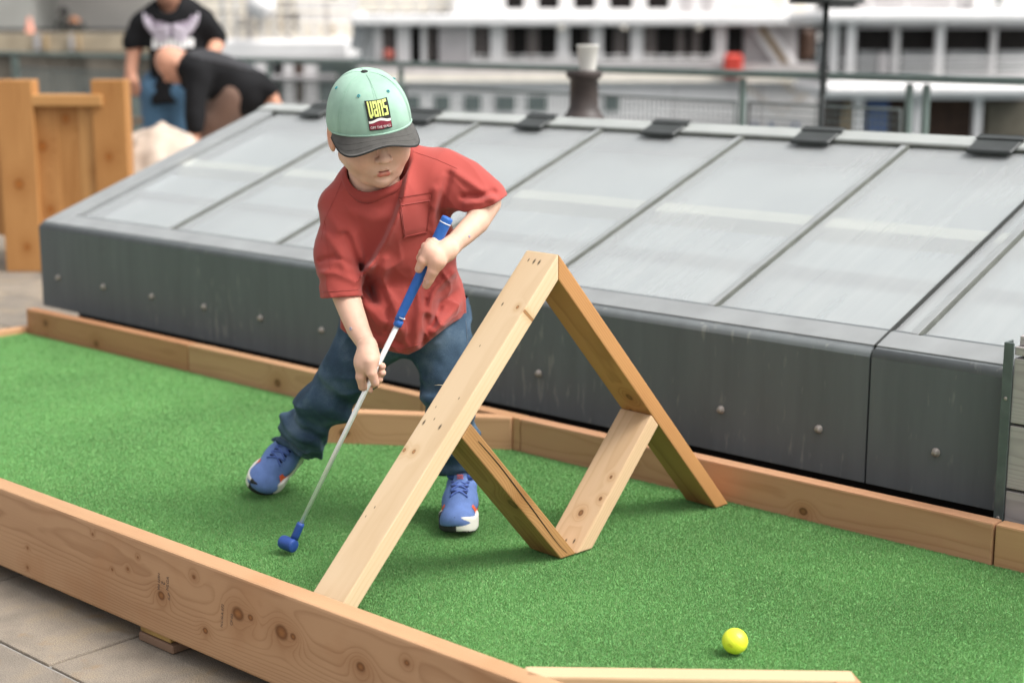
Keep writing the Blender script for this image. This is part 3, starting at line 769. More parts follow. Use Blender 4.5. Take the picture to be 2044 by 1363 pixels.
# ================================================================ BOLLARD, CUP, LAMP STAND
BRN = pm('dark_bronze_post', (.050, .038, .034), .5, .25, 14)
bpz = bp(1166, 141, 5.9); bl = l2w(np.array([bpz[0], bpz[1], TZ]))
sc_ = 5.9/3095
H_ = bpz[2]-TZ
boll = lathe('bollard', [(.12, 0), (.12, .05), (.092, H_-.24), (.084, H_-.180), (.066, H_-.158), (.055, H_-.135), (.053, H_-.032), (.064, H_-.028), (.068, H_-.018), (.068, H_-.004), (.064, H_)], BRN, None, 20, Matrix.Translation(Vector(bl)))
tag(boll, 'dark bronze flared bollard behind the skylight with a cup on top', 'bollard')
CUP = pm('white_paper', (.82, .80, .74), .55, .04, 20)
cpw = dp(1173, 138, 5.9)
lathe_prof = [(.030, .0), (.0305, .0015), (.0405, .088), (.0425, .089), (.0430, .091), (.0425, .0935), (.0405, .0935), (.0385, .088), (.029, .004)]
cup = lathe('paper_cup', lathe_prof, CUP, None, 24, Matrix.Translation(Vector((cpw[0], cpw[1], bpz[2]))))
tag(cup, 'white paper cup standing on the dark bollard', 'cup')
BLK_ = pm('black_metal', (.022, .026, .025), .5, .2, 30)
LD = 6.1
lamp = empty('lamp_stand', l2w(np.array([bp(1640, 250, LD)[0], LD, TZ])), 'thin black lamp stand with flat shade and wound cable by the railing', 'lamp')
l0 = l2w(np.array([bp(1640, 250, LD)[0], LD, TZ])); lt = dp(1640, -14, LD); lt[:2] = l0[:2]
tube('pole', [l0, (l0+lt)/2, lt], .011, BLK_, lamp, 10)
lathe('base', [(.16, 0), (.16, .015), (.03, .03), (.015, .05)], BLK_, lamp, 20, Matrix.Translation(Vector(l0)))
zz = dp(1640, 7, LD)[2]-l0[2]
sh = [(.045, zz+.075), (.10, zz+.06), (.142, zz+.012), (.145, zz), (.13, zz), (.09, zz+.02), (.012, zz+.03)]
lathe('shade', sh, BLK_, lamp, 24, Matrix.Translation(Vector(l0)))
cb = []
for k in range(80):
    f = k/79; z = dp(1640, 60, LD)[2]*(1-f)+dp(1640, 190, LD)[2]*f
    rr = .014+.010*math.exp(-((f-.62)/.12)**2)
    cb.append(np.array([l0[0]+rr*math.cos(k*1.1), l0[1]+rr*math.sin(k*1.1), z]))
tube('cable', cb, .004, BLK_, lamp, 5)
# ================================================================ BOATS AND FAR QUAY
SHIPW = pm('white_ship_paint', (.82, .80, .79), .45, .05, 1.5)
SHIPC = pm('cream_ship_paint', (.80, .74, .64), .5, .08, 1.5)
SHIPG = pm('grey_deck_paint', (.33, .34, .34), .6, .12, 2)
LILAC = pm('pale_grey_panel', (.50, .47, .47), .6, .1, 2)
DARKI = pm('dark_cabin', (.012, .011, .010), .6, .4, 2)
BROWN = pm('brown_cabin', (.065, .032, .018), .6, .4, 3)
CURT = pm('cabin_curtain', (.20, .175, .165), .8, .15, 6)
PANE = pm('dark_window_glass', (.016, .013, .012), .3, .3, 3, spec=.15)
PORT = pm('porthole_green_grey', (.10, .125, .12), .35, .15, 3)
REDP = pm('red_locker', (.62, .06, .04), .5, .1, 4)
BLUEC = pm('blue_tarpaulin', (.07, .12, .27), .7, .25, 5)
TAN = pm('tan_timber', (.36, .26, .15), .8, .2, 5)
D = 55.0
ferry = empty('ferry_boat', dp(1170, 330, D+2), 'white passenger ferry with two window decks and square portholes behind the bollard', 'boat')
# hull
vbox('hull', 715, 170, 1632, 345, D-.6, 4, SHIPW, ferry)
vbox('rub_rail', 715, 163, 1632, 169.5, D-.8, .6, SHIPG, ferry)
vbox('bulwark', 715, 149, 1632, 162.8, D-.6, .8, SHIPC, ferry)
for x0, x1 in ((806, 838), (867, 898), (926, 960), (990, 1028), (1053, 1092), (1206, 1236)):
    vbox('porthole', x0, 191, x1, 222, D-.66, .3, PORT, ferry, .02)
for x in (1500, 1535, 1582): vbox('hull_mark', x, 247, x+11, 258, D-.64, .1, BLUEC, ferry)
vbox('main_deck', 715, 128, 1632, 149, D-.4, 5, LILAC, ferry)
# main deck saloon: dark inside, posts, curtains and panes
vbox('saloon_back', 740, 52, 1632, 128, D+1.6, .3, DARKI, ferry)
vbox('bench_row', 940, 105, 1440, 118, D+1.2, .3, BROWN, ferry)
for x0, x1 in ((1007, 1021), (1052, 1075), (1165, 1181), (1225, 1251), (1285, 1310), (1350, 1368), (1380, 1398), (762, 784), (851, 868), (946, 975)):
    vbox('curtain', x0, 53, x1, 121, D+.5, .12, CURT, ferry)
for x0, x1 in ((938, 943), (979, 1007), (1112, 1137), (1181, 1204), (1259, 1284), (1425, 1451), (792, 818), (841, 850), (876, 937), (728, 761)):
    vbox('saloon_post', x0, 52.2, x1, 127.8, D, .35, SHIPW if x1-x0 < 40 else LILAC, ferry)
for x0, x1 in ((1021, 1052), (1075, 1111), (1138, 1165), (1204, 1225), (1310, 1350), (819, 841), (1400, 1424)):
    vbox('window_pane', x0, 53, x1, 118, D+.75, .04, PANE, ferry)
vbox('stair_wall', 1484, 52.2, 1592, 127.8, D+.6, .3, LILAC, ferry)
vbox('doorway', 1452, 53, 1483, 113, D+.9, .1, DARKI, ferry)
for k, mt in enumerate((SHIPW, TAN, SHIPW)):
    a, c = dp(1503+16*k, 56, D+.45-.05*k), dp(1562+16*k, 140, D+.45-.05*k)
    board('stair_string', a, c-a, np.cross(c-a, (-syw, cyw, 0)), np.linalg.norm(c-a), .20, .12, mt, ferry, .01)
vbox('crew_locker', 1445, 108, 1484, 158, D-.9, .4, REDP, ferry, .1)
vbox('life_ring_box', 764, 99, 785, 119, D-.5, .4, pm('faded_red_box', (.50, .13, .10), .6, .1, 4), ferry, .1)
vbox('stowed_gear', 1596, 58, 1628, 122, D+.9, .5, BROWN, ferry, .15)
vbox('dado', 940, 119, 1440, 127.8, D-.1, .1, SHIPW, ferry)
# upper deck
vbox('upper_deck_band', 700, 29, 1632, 52, D-.7, 6, SHIPW, ferry, .08)
vbox('upper_wall_top', 905, -70, 1632, -48, D+.2, 3, SHIPW, ferry)
wins = [(1010, 1046), (1074, 1116), (1146, 1189), (1217, 1263), (1292, 1336)]
ed = [905]+[v for w in wins for v in w]+[1632]
for a, c in zip(ed[::2], ed[1::2]): vbox('upper_wall', a, -48, c, 29, D+.2, 3, SHIPW, ferry)
for a, c in wins:
    vbox('upper_wall_sill', a, 18, c, 29, D+.2, 1, SHIPW, ferry); vbox('window_pane', a, -48, c, 18, D+.32, .05, PANE, ferry)
vbox('name_board', 1453, 8, 1530, 16, D+.12, .08, SHIPC, ferry)
vbox('awning_frame', 715, -40, 905, 24, D+.8, .4, SHIPC, ferry)
vbox('mast_foot', 735, 53, 745, 128, D-.2, .3, SHIPG, ferry)
a, c = dp(720, 56, D-.3), dp(694, 92, D-.3); board('raked_strut', a, c-a, (cyw, syw, 0), np.linalg.norm(c-a), .45, .2, SHIPG, ferry, .02)

for y in (112, 121): tube('deck_rail', [dp(940, y, D-.45), dp(1445, y, D-.45)], .022, SHIPW, ferry, 5)
for x in range(952, 1440, 31): tube('stanchion', [dp(x, 108, D-.45), dp(x, 128, D-.45)], .025, SHIPW, ferry, 5)
for y in (207, 238): vbox('plate_seam', 716, y, 1631, y+1.2, D-.62, .05, LILAC, ferry)
for x in (985, 1190, 1345, 1515): vbox('plate_seam', x, 171, x+1.3, 344, D-.625, .05, LILAC, ferry)
for x0 in (1360, 1400, 1545, 1585): vbox('wall_panel', x0, -46, x0+26, 24, D+.15, .08, LILAC if x0 < 1500 else SHIPC, ferry)
for x in range(760, 900, 34): tube('awning_post', [dp(x, -30, D-.5), dp(x, 30, D-.5)], .04, SHIPW, ferry, 5)
for y in (2, 14): tube('upper_rail', [dp(716, y, D-.55), dp(905, y, D-.55)], .025, SHIPG, ferry, 5)
for x in (1120, 1245, 1395): lathe('deck_lamp', [(.09, 0), (.11, .06), (.07, .14), (.02, .16)], SHIPC, ferry, 10, Matrix.Translation(Vector(dp(x, 60, D-.6))))
for k in range(5): tube('mooring_line', [dp(1640-2*k, 150+6*k, D-.9), dp(1600-14*k, 200+9*k, D-1.0), dp(1560-24*k, 160+4*k, D-.9)], .02, TAN, ferry, 5) if k in (0, 3) else None

D2 = 47.0
steamer = empty('river_boat', dp(1850, 330, D2+2), 'white open-sided river boat with black windows and blue curtain at the right', 'boat')
vbox('roof_band', 1640, 20, 2110, 47, D2-.8, 6, SHIPW, steamer, .12)
vbox('roof_edge', 1716, 47.2, 2110, 58, D2-.2, .4, LILAC, steamer)
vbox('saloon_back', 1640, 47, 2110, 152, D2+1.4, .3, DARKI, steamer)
for x0, x1 in ((1713, 1780), (1799, 1866), (1888, 1975), (1993, 2060)):
    vbox('window_pane', x0, 59, x1, 101, D2+.5, .05, PANE, steamer)
    vbox('dado', x0, 101.4, x1, 150, D2+.4, .2, SHIPG, steamer)
for x0, x1, dd in ((1656, 1677, 0), (1689, 1710, -.3), (1781, 1798, .2), (1867, 1887, -.3), (1976, 1992, .1)):
    vbox('roof_post', x0, 47.5, x1, 156, D2+dd, .3, SHIPW, steamer)
vbox('seat_locker', 1755, 106, 1774, 152, D2+.1, .3, LILAC, steamer)
for y0, y1 in ((120, 117), (137, 131), (152, 146)):
    a, c = dp(1676, y0, D2-.5), dp(2110, y1, D2-.5); tube('hand_rail', [a, c], .03, SHIPW, steamer, 6)
vbox('deck_band', 1640, 150, 2110, 162, D2-.2, 3, LILAC, steamer)
vbox('fender_band', 1640, 163, 2110, 198, D2-.9, 5, SHIPW, steamer, .2)
vbox('lower_back', 1640, 198, 2110, 330, D2+1.8, .3, BROWN, steamer)
vbox('lower_panel', 1965, 205, 2110, 330, D2+1.2, .3, pm('khaki_panel', (.13, .115, .085), .7, .3, 3), steamer)
vbox('curtain', 1726, 200, 1776, 330, D2+.3, .2, BLUEC, steamer, .05)
for x0, x1 in ((1702, 1725), (1818, 1842), (1941, 1962)):
    vbox('lower_post', x0, 198.3, x1, 330, D2-.2, .3, SHIPW, steamer)
a, c = dp(1700, 205, D2+.4), dp(1672, 270, D2+.4); board('raked_brace', a, c-a, (cyw, syw, 0), np.linalg.norm(c-a), .35, .15, TAN, steamer, .02)
vbox('upper_wall', 1716, -40, 2110, 19, D2+.4, .4, LILAC, steamer)
vbox('upper_cabin', 1945, -60, 2110, 19, D2+.1, .3, SHIPW, steamer)
for x in (1737, 1806, 1900): vbox('upper_post', x, -40, x+8, 19.5, D2-.2, .15, SHIPW, steamer)
vbox('upper_window', 1988, -10, 2002, 12, D2+.05, .05, PORT, steamer)
tube('upper_rail', [dp(1720, 8, D2-.4), dp(2110, 2, D2-.4)], .03, SHIPW, steamer, 6)

D3 = 62.0
tug = empty('moored_launch', dp(560, 330, D3+2), 'white moored boat with cluttered rigging and low white hull, behind the bending man', 'boat')
vbox('hull_band', 380, 78, 698, 122, D3-.6, 4, SHIPW, tug, .15)
vbox('cabin_wall', 380, 52, 700, 78, D3+1.2, 1, SHIPC, tug)
vbox('wheelhouse', 590, -90, 715, 52, D3+1.5, 3, SHIPW, tug)
vbox('upper_cabin', 380, -90, 590, 52, D3+3, 2, SHIPC, tug)
for x in range(440, 690, 26): vbox('rig_post', x, -60, x+7, 78, D3-.2+.1*(x % 5), .15, SHIPW if (x//26) % 3 else LILAC, tug)
for y in (0, 22, 46, 63): tube('guard_wire', [dp(400, y, D3-.3), dp(700, y+2, D3-.3)], .06, SHIPC, tug, 5)
for x0, y0, x1, y1, mt in ((512, 30, 528, 66, CURT), (548, 36, 560, 64, TAN), (585, 26, 604, 62, CURT), (645, 52, 668, 72, TAN), (470, 36, 486, 54, CURT), (660, -20, 676, 6, PORT)):
    vbox('deck_gear', x0, y0, x1, y1, D3+.4, .4, mt, tug, .1)
lathe('radar_dome', [(.0, -.55), (.35, -.45), (.52, -.2), (.55, 0), (.5, .25), (.3, .45), (.02, .55)], SHIPW, tug, 16, Matrix.Translation(Vector(dp(520, 12, D3-.6))))
for x0, x1, mt in ((515, 537, SHIPW), (552, 566, DARKI), (567, 588, SHIPW), (589, 608, BROWN), (610, 636, SHIPW), (637, 668, PORT), (670, 708, pm('green_shed', (.085, .11, .10), .6, .2, 2))):
    vbox('pile', x0, 123, x1, 330, D3-.4, .8, mt, tug)
vbox('deck_plate', 480, 150, 670, 158, D3-.9, .4, LILAC, tug)
vbox('lower_hull', 380, 208, 715, 345, D3-1.2, 3, LILAC, tug)

D4 = 75.0
quay = empty('far_quay_wall', dp(150, 330, D4), 'tan and brown stone quay wall across the water at far left', 'wall')
QT = pm('tan_quay_stone', (.42, .34, .24), .9, .3, .5, detail=3); QD = pm('brown_quay_stone', (.17, .145, .115), .9, .3, .7, detail=3)
vbox('coping', -80, 66, 400, 104, D4, 6, QT, quay)
for k in range(11): vbox('wall_panel', -80+44*k, 104.5, -80+44*k+42.5, 345, D4+.2+.15*(k % 3), 3, QD, quay)
for k, x in enumerate((70, 84, 140, 148)): vbox('fender', x, 70, x+8, 100, D4-.3, .3, TAN if k % 2 else LILAC, quay)
a4 = dp(150, 66, D4); apron = bmobj('far_quay_ground', boxbm(-60, 60, 6.01, 120, -.4, 0), pm('far_quay_concrete', (.50, .48, .46), .9, .1, .4), None, ROT @ Matrix.Translation(Vector((bp(150, 66, D4)[0], D4, bp(150, 66, D4)[2])))); tag(apron, kind='structure')
SHEDM = pm('pale_shed_wall', (.46, .44, .41), .8, .12, .3)
shed = empty('warehouse', dp(250, 60, 118), 'long pale grey warehouse wall beyond the far quay', 'building')
vbox('wall', 58, -140, 470, 58, 118, 8, SHEDM, shed); vbox('wall', -120, -140, 56, 58, 112, 6, pm('grey_shed_wall', (.27, .27, .25), .8, .15, .3), shed)
vbox('roof_edge', -120, -160, 470, -141, 111, 15, SHIPG, shed)
ORG = pm('orange_plastic', (.62, .26, .18), .5, .1, 10)
cpos = dp(60, 68, 76)
cone = lathe('traffic_cone', [(.30, 0), (.30, .05), (.20, .07), (.13, .5), (.08, .76), (.02, .78)], ORG, None, 14, Matrix.Translation(Vector(cpos))); tag(cone, 'small orange cone standing on the far quay wall', 'traffic cone')
MOT = empty('motor_scooter', dp(140, 66, 78), 'dark parked scooter with brown seat on the far quay', 'scooter')
k7 = dp(140, 66, 78); 
def vdisk(x, r, mat, nm):
    p = dp(x, 66, 78); tube(nm, [p+np.array([cyw*r*math.cos(t), syw*r*math.cos(t), r+.06+r*math.sin(t)]) for t in np.linspace(0, 6.2, 16)], .09, mat, MOT, 6, True)
vdisk(125, .26, BLK_, 'wheel'); vdisk(157, .26, BLK_, 'wheel')
P7 = lambda x, y: dp(x, y, 78)
tube('body', [P7(124, 52), P7(132, 54), P7(140, 57), P7(150, 52), P7(160, 50)], [.12, .2, .2, .3, .16], BLK_, MOT, 8)
tube('seat', [P7(138, 44), P7(148, 42), P7(160, 45)], [.12, .22, .12], pm('brown_seat', (.28, .11, .04), .6, .2, 9), MOT, 8)
tube('steering_column', [P7(125, 56), P7(128, 30), P7(126, 22)], [.12, .09, .05], BLK_, MOT, 8)
tube('handlebar', [P7(118, 25), P7(128, 23), P7(140, 24)], .06, BLK_, MOT, 6)
tube('windscreen', [P7(126, 30), P7(130, 14)], [.25, .16], DARKI, MOT, 8)
# ================================================================ PUTTER AND BALL
GD = 2.90
gt, gb = bp(894, 434, GD), bp(797, 641, GD)
sb = bp(600, 1046, GD)
gax = nrm(sb-gt)
BLUEG = pm('blue_rubber_grip', (.025, .13, .46), .5, .12, 60, .5, 900)
BLUEH = pm('blue_rubber_head', (.022, .065, .27), .5, .15, 40, .2)
CHROME = pm('polished_steel', (.88, .88, .86), .38, .03, 20, metal=.5, spec=.6)
WRING = pm('white_ring', (.8, .82, .85), .5, .05, 50)
putter = empty('putter', l2w(bp(580, 1100, GD)), 'silver-shafted golf putter with blue grip and blue rubber head', 'golf putter')
W3 = lambda P: [l2w(p) for p in P]
gl = np.linalg.norm(gb-gt)
gp = [gt+gax*gl*f for f in (0, .004, .02, .06, .25, .5, .75, .94, 1)]
grip = tube('grip', W3(gp), [.0085, .0108, .0114, .0112, .0106, .0098, .0090, .0084, .0082], BLUEG, putter, 18)
tube('grip_ring', W3([gt+gax*.0105, gt+gax*.0125]), .01165, WRING, grip, 18); tube('grip_ring', W3([gb-gax*.009, gb-gax*.0078]), .0088, WRING, grip, 18)
tube('ferrule', W3([gb-gax*.002, gb+gax*.010, gb+gax*.011]), [.0088, .0085, .006], BLUEG, putter, 18)
tube('shaft', W3([gb, gb+(sb-gb)*.5, sb+gax*.02]), [.0054, .0049, .0043], CHROME, putter, 16)
hz1 = bp(587, 1076, GD)
tube('hosel', W3([sb-gax*.003, sb, sb+gax*.002, sb+(hz1-sb)*.7, hz1]), [.0062, .0078, .0080, .0078, .0082], BLUEH, putter, 14)
ha = nrm([.80, -.60, -.10]); hcn = bp(575, 1085, GD)
hm = frame(l2w(hcn), l2w(nrm(np.cross((0, 0, 1), ha))), l2w(np.cross(ha, nrm(np.cross((0, 0, 1), ha)))), l2w(ha))
lathe('club_head', [(.0095, -.0185), (.0125, -.0165), (.0138, -.012), (.0138, .011), (.0132, .0155), (.0118, .0168), (.004, .0172)], BLUEH, putter, 26, hm)
# golf ball with real dimples
bc = zp(1467, 1279, .0213); bc[2] = .0213
bm = bmesh.new(); bmesh.ops.create_icosphere(bm, subdivisions=6, radius=.02135)
dirs = []
for k in range(336):
    zz_ = 1-2*(k+.5)/336; a_ = k*2.39996; r_ = math.sqrt(1-zz_*zz_); dirs.append((r_*math.cos(a_), r_*math.sin(a_), zz_))
dirs = np.array(dirs); VV = np.array([v.co[:] for v in bm.verts]); U = VV/np.linalg.norm(VV, axis=1)[:, None]
ang = np.arccos(np.clip((U @ dirs.T).max(1), -1, 1)); dep = np.where(ang < .078, .00028*(1-(ang/.078)**2), 0)
for v, e, u in zip(bm.verts, dep, U): v.co = Vector(u*(.02135-e))
BALL = pm('yellow_ball', (.80, .86, .045), .35, .03, 30, spec=.5)
ball = bmobj('golf_ball', bm, BALL, None, Matrix.Translation(Vector(bc)), True); tag(ball, 'yellow golf ball lying on the turf in the foreground', 'golf ball')
V, F = textmesh('on', .0085)
f_ = nrm(l2w(np.array([-.52, -1, .02]))); r_ = nrm(np.cross(f_, (0, 0, 1))); u_ = np.cross(r_, f_)
r2, u2 = r_*math.cos(.5)+u_*math.sin(.5), u_*math.cos(.5)-r_*math.sin(.5)
MARK = pm('ball_print', (.42, .44, .03), .5, .1, 50)
obj('ball_mark', [(nrm(f_+(r2*v[0]*-1*-1+u2*v[1])/.0213)*.02142) for v in V], F, MARK, ball, False, Matrix.Translation(Vector(bc)))

# ================================================================ BOY
def pix(p):
    cf = p[..., 1]*cp-(p[..., 2]-CAMZ)*sp; cu = p[..., 1]*sp+(p[..., 2]-CAMZ)*cp
    return CX+FPX*p[..., 0]/cf, CY-FPX*cu/cf
def pline(x, y, pts):
    """signed distance (px) to a polyline: + on its right-hand side in the picture going down"""
    best = None; sgn = None
    for (ax, ay), (bx_, by_) in zip(pts[:-1], pts[1:]):
        dx, dy = bx_-ax, by_-ay; t = np.clip(((x-ax)*dx+(y-ay)*dy)/(dx*dx+dy*dy), 0, 1)
        ex_, ey_ = x-ax-t*dx, y-ay-t*dy; d = np.hypot(ex_, ey_); s = np.sign((y-ay)*dx*-1+(x-ax)*dy)
        if best is None: best, sgn = d, s
        else: m = d < best; best = np.where(m, d, best); sgn = np.where(m, s, sgn)
    return best, sgn
def sstep(a, b, x): t = np.clip((x-a)/(b-a), 0, 1); return t*t*(3-2*t)
feet = l2w(np.array([bp(760, 700, 3.12)[0], 3.15, 0]))
boy = empty('person', feet, 'child in red T-shirt, jeans and green cap leaning over a putter', 'person')
SKIN = pm('child_skin', (.65, .415, .31), .55, .09, 38, .18, 700, vcol=True, sss=.07, spec=.3)
def cloth(name, col, var, weave, rough=.85, sheen=.15, scale=6):
    m = pm(name, col, rough, var, scale, .12, weave, spec=.2, sheen=sheen); return m
SHIRT = cloth('red_cotton', (.345, .060, .049), .07, 900)
SHIRT2 = cloth('red_rib', (.30, .050, .041), .06, 1200)
def jeans_mat():
    m, nt, N, L, b = newmat('indigo_denim')
    tc = N.new('ShaderNodeTexCoord')
    a = N.new('ShaderNodeTexNoise'); a.inputs['Scale'].default_value = 14; a.inputs['Detail'].default_value = 4; L.new(tc.outputs['Object'], a.inputs['Vector'])
    g = N.new('ShaderNodeTexNoise'); g.inputs['Scale'].default_value = 600; L.new(tc.outputs['Object'], g.inputs['Vector'])
    v = mth(nt, 'ADD', mth(nt, 'MULTIPLY', a.outputs[0], .75), mth(nt, 'MULTIPLY', g.outputs[0], .25))
    r = ramp(nt, [(.32, (.020, .037, .062)), (.50, (.042, .076, .120)), (.68, (.105, .155, .21))]); L.new(v, r.inputs[0]); L.new(r.outputs[0], b.inputs['Base Color'])
    b.inputs['Roughness'].default_value = .8; b.inputs['Specular IOR Level'].default_value = .2
    bu = N.new('ShaderNodeBump'); bu.inputs['Strength'].default_value = .3; bu.inputs['Distance'].default_value = .001; L.new(g.outputs[0], bu.inputs['Height']); L.new(bu.outputs[0], b.inputs['Normal'])
    return m
JEANS = jeans_mat()

# ---- head frame (level coordinates)
HC = bp(738, 244, 2.985)
yw_, pt_, rl_ = math.radians(20), math.radians(17), math.radians(8.5)
hy = np.array([math.sin(yw_)*math.cos(pt_), -math.cos(yw_)*math.cos(pt_), -math.sin(pt_)])
hx = nrm([-math.cos(yw_), -math.sin(yw_), 0]); hz = np.cross(hx, hy)
hx, hz = hx*math.cos(rl_)-hz*math.sin(rl_), hz*math.cos(rl_)+hx*math.sin(rl_)
HM = np.stack([hx, hy, hz], 1)                       # columns: local axes
def h2l(q): return HC+np.asarray(q) @ HM.T
neckb = (bp(752, 392, 3.045)-HC) @ HM
def lips(p):
    up = np.minimum(rc(p, (-.0225, .0675, -.0690), (-.005, .0792, -.0652), .0016, .0036), rc(p, (.0225, .0675, -.0690), (.005, .0792, -.0652), .0016, .0036))
    up = smin(up, rc(p, (-.005, .0792, -.0655), (.005, .0792, -.0655), .0032, .0032), .002)
    lo = ch(p, [((-.0200, .0680, -.0704), .0020), ((-.007, .0790, -.0750), .0052), ((.007, .0790, -.0750), .0052), ((.0200, .0680, -.0704), .0020)], .003)
    gr = ch(p, [((-.0230, .0705, -.0694), .0008), ((-.006, .0832, -.0692), .0012), ((.006, .0832, -.0692), .0012), ((.0230, .0705, -.0694), .0008)])
    return up, lo, gr
def face_f(p):
    d = ell(p, (0, -.010, .008), (.0700, .086, .080))
    d = smin(d, ell(p, (0, .026, -.042), (.058, .056, .062)), .03)
    d = smin(d, rc(p, (0, .050, -.088), (0, .058, -.094), .020, .016), .03)
    for s in (-1, 1):
        d = smin(d, ell(p, (s*.033, .046, -.047), (.027, .028, .028)), .022)
        d = smin(d, rc(p, (s*.052, .0, -.06), (s*.028, .045, -.088), .014, .012), .02)
        d = smin(d, ell(p, (s*.0285, .0645, -.010), (.014, .0105, .010)), .008)      # lowered eyelid
        d = smin(d, rc(p, (s*.016, .080, .010), (s*.042, .066, .010), .007, .006), .012)   # brow
    d = smin(d, rc(p, (0, .080, -.004), (0, .0945, -.036), .0058, .0082), .009)
    d = smin(d, ell(p, (0, .0975, -.0395), (.0096, .0090, .0082)), .006)
    for s in (-1, 1): d = smin(d, ell(p, (s*.0108, .0890, -.0430), (.0066, .0080, .0060)), .004)
    for s in (-1, 1): d = smax(d, -ell(p, (s*.0056, .0955, -.0492), (.0029, .0045, .0036)), .002)
    d = smin(d, ell(p, (0, .066, -.068), (.026, .0135, .016)), .014)                 # muzzle
    up, lo, gr = lips(p)
    d = smax(d, -rc(p, (-.010, .0795, -.0835), (.010, .0795, -.0835), .0055, .0055), .008)
    d = smin(d, up, .0035); d = smin(d, lo, .003)
    d = smax(d, -gr, .0012)
    for s in (-1, 1):
        e = ell(p, (s*.0745, -.012, -.024), (.0075, .0175, .028))
        e = smax(e, -ell(p, (s*.0815, -.008, -.022), (.006, .0105, .018)), .004)
        d = smin(d, e, .006)
    d = smin(d, rc(p, (0, -.022, -.050), neckb, .046, .050), .022)
    return d
Vh, Fh = nets(face_f, (-.1, -.115, -.20), (.1, .112, .108), .0016)
colh = np.ones((len(Vh), 3))
def blob(c, r): return np.exp(-(((Vh-np.array(c))/np.array(r))**2).sum(1))
up_, lo_, gr_ = lips(Vh); lip = sstep(.0014, -.0006, np.minimum(up_, lo_))
chk = np.maximum(blob((-.036, .06, -.048), (.022, .03, .02)), blob((.036, .06, -.048), (.022, .03, .02)))
ear = np.maximum(blob((-.078, -.012, -.024), (.014, .03, .035)), blob((.078, -.012, -.024), (.014, .03, .035)))
lash = np.maximum(blob((-.0285, .074, -.0175), (.013, .012, .0018)), blob((.0285, .074, -.0175), (.013, .012, .0018)))
brow = np.maximum(blob((-.029, .076, .010), (.015, .014, .0035)), blob((.029, .076, .010), (.015, .014, .0035)))
nos = np.maximum(blob((-.0056, .0950, -.0492), (.0032, .005, .0030)), blob((.0056, .0950, -.0492), (.0032, .005, .0030)))  # nostril hollows: their shade is put into the skin tint
def tint(c, w, t): return c*(1-w[:, None])+np.array(t)*w[:, None]
colh = tint(colh, chk*.6, (1.0, .76, .72)); colh = tint(colh, blob((0, .095, -.038), (.014, .012, .012))*.4, (1, .82, .8)); colh = tint(colh, ear*.6, (1.0, .66, .55))
colh = tint(colh, lip, (.74, .27, .25)); colh = tint(colh, lash*.85, (.18, .12, .10)); colh = tint(colh, brow*.75, (.42, .32, .25)); colh = tint(colh, nos*.8, (.45, .25, .2))
colh = tint(colh, sstep(.0012, .0, gr_)*.85, (.30, .10, .10))  # dark line along the mouth gap, shade painted between the lips
Vh = HC+Vh @ HM.T

# ---- arms and hands (level coordinates)
def hand_r(p):          # lower hand on the shaft
    d = ch(p, [(bp(734, 690, 2.904), .0185), (bp(734, 708, 2.898), .0205), (bp(731, 728, 2.893), .0205)], .01)
    d = smin(d, rc(p, bp(722, 722, 2.893), bp(742, 720, 2.886), .0135, .0125), .012)
    fg = [ [(bp(723, 728, 2.893), .0120), (bp(720, 752, 2.890), .0098), (bp(724, 771, 2.897), .0084), (bp(737, 779, 2.911), .0070)],
           [(bp(739, 722, 2.880), .0128), (bp(742, 744, 2.8765), .0100), (bp(749, 764, 2.881), .0082)],
           [(bp(726, 736, 2.908), .0110), (bp(727, 757, 2.918), .0090), (bp(744, 766, 2.920), .0085), (bp(757, 757, 2.902), .0074)],
           [(bp(726, 728, 2.910), .0110), (bp(733, 746, 2.922), .0088), (bp(752, 753, 2.918), .0084), (bp(763, 744, 2.900), .0074)],
           [(bp(728, 720, 2.910), .0100), (bp(740, 732, 2.921), .0082), (bp(756, 738, 2.916), .0080), (bp(763, 731, 2.900), .0072)] ]
    f = None
    for c in fg:
        e = ch(p, c, .002); f = e if f is None else smin(f, e, .0009)
    return smin(d, f, .005)
def hand_l(p):          # upper hand on the grip
    d = ch(p, [(bp(903, 489, 2.922), .0190), (bp(890, 499, 2.900), .0205), (bp(871, 512, 2.884), .0215)], .01)
    d = smin(d, rc(p, bp(856, 500, 2.883), bp(870, 522, 2.878), .0135, .0145), .012)
    fg = [ [(bp(857, 502, 2.880), .0122), (bp(844, 520, 2.8765), .0098), (bp(836, 537, 2.883), .0080)],
           [(bp(874, 522, 2.876), .0150), (bp(864, 541, 2.876), .0110), (bp(856, 558, 2.882), .0096), (bp(851, 569, 2.887), .0080)],
           [(bp(856, 496, 2.884), .0115), (bp(845, 505, 2.890), .0092), (bp(840, 515, 2.908), .0086), (bp(852, 520, 2.922), .0078)],
           [(bp(860, 490, 2.888), .0110), (bp(850, 493, 2.896), .0090), (bp(848, 503, 2.915), .0084), (bp(860, 508, 2.924), .0076)],
           [(bp(866, 484, 2.893), .0098), (bp(858, 484, 2.902), .0080), (bp(857, 492, 2.918), .0076), (bp(868, 497, 2.924), .0070)] ]
    f = None
    for c in fg:
        e = ch(p, c, .002); f = e if f is None else smin(f, e, .0009)
    return smin(d, f, .005)
armR = [(bp(679, 545, 3.01), .031), (bp(691, 590, 2.985), .0275), (bp(701, 620, 2.960), .0250), (bp(715, 657, 2.930), .0222), (bp(734, 692, 2.904), .0172)]
armL = [(bp(930, 372, 3.04), .036), (bp(970, 404, 3.02), .0300), (bp(952, 443, 2.980), .0240), (bp(924, 470, 2.945), .0208), (bp(902, 490, 2.918), .0178)]
cols = [colh]; parts = [(Vh, Fh)]
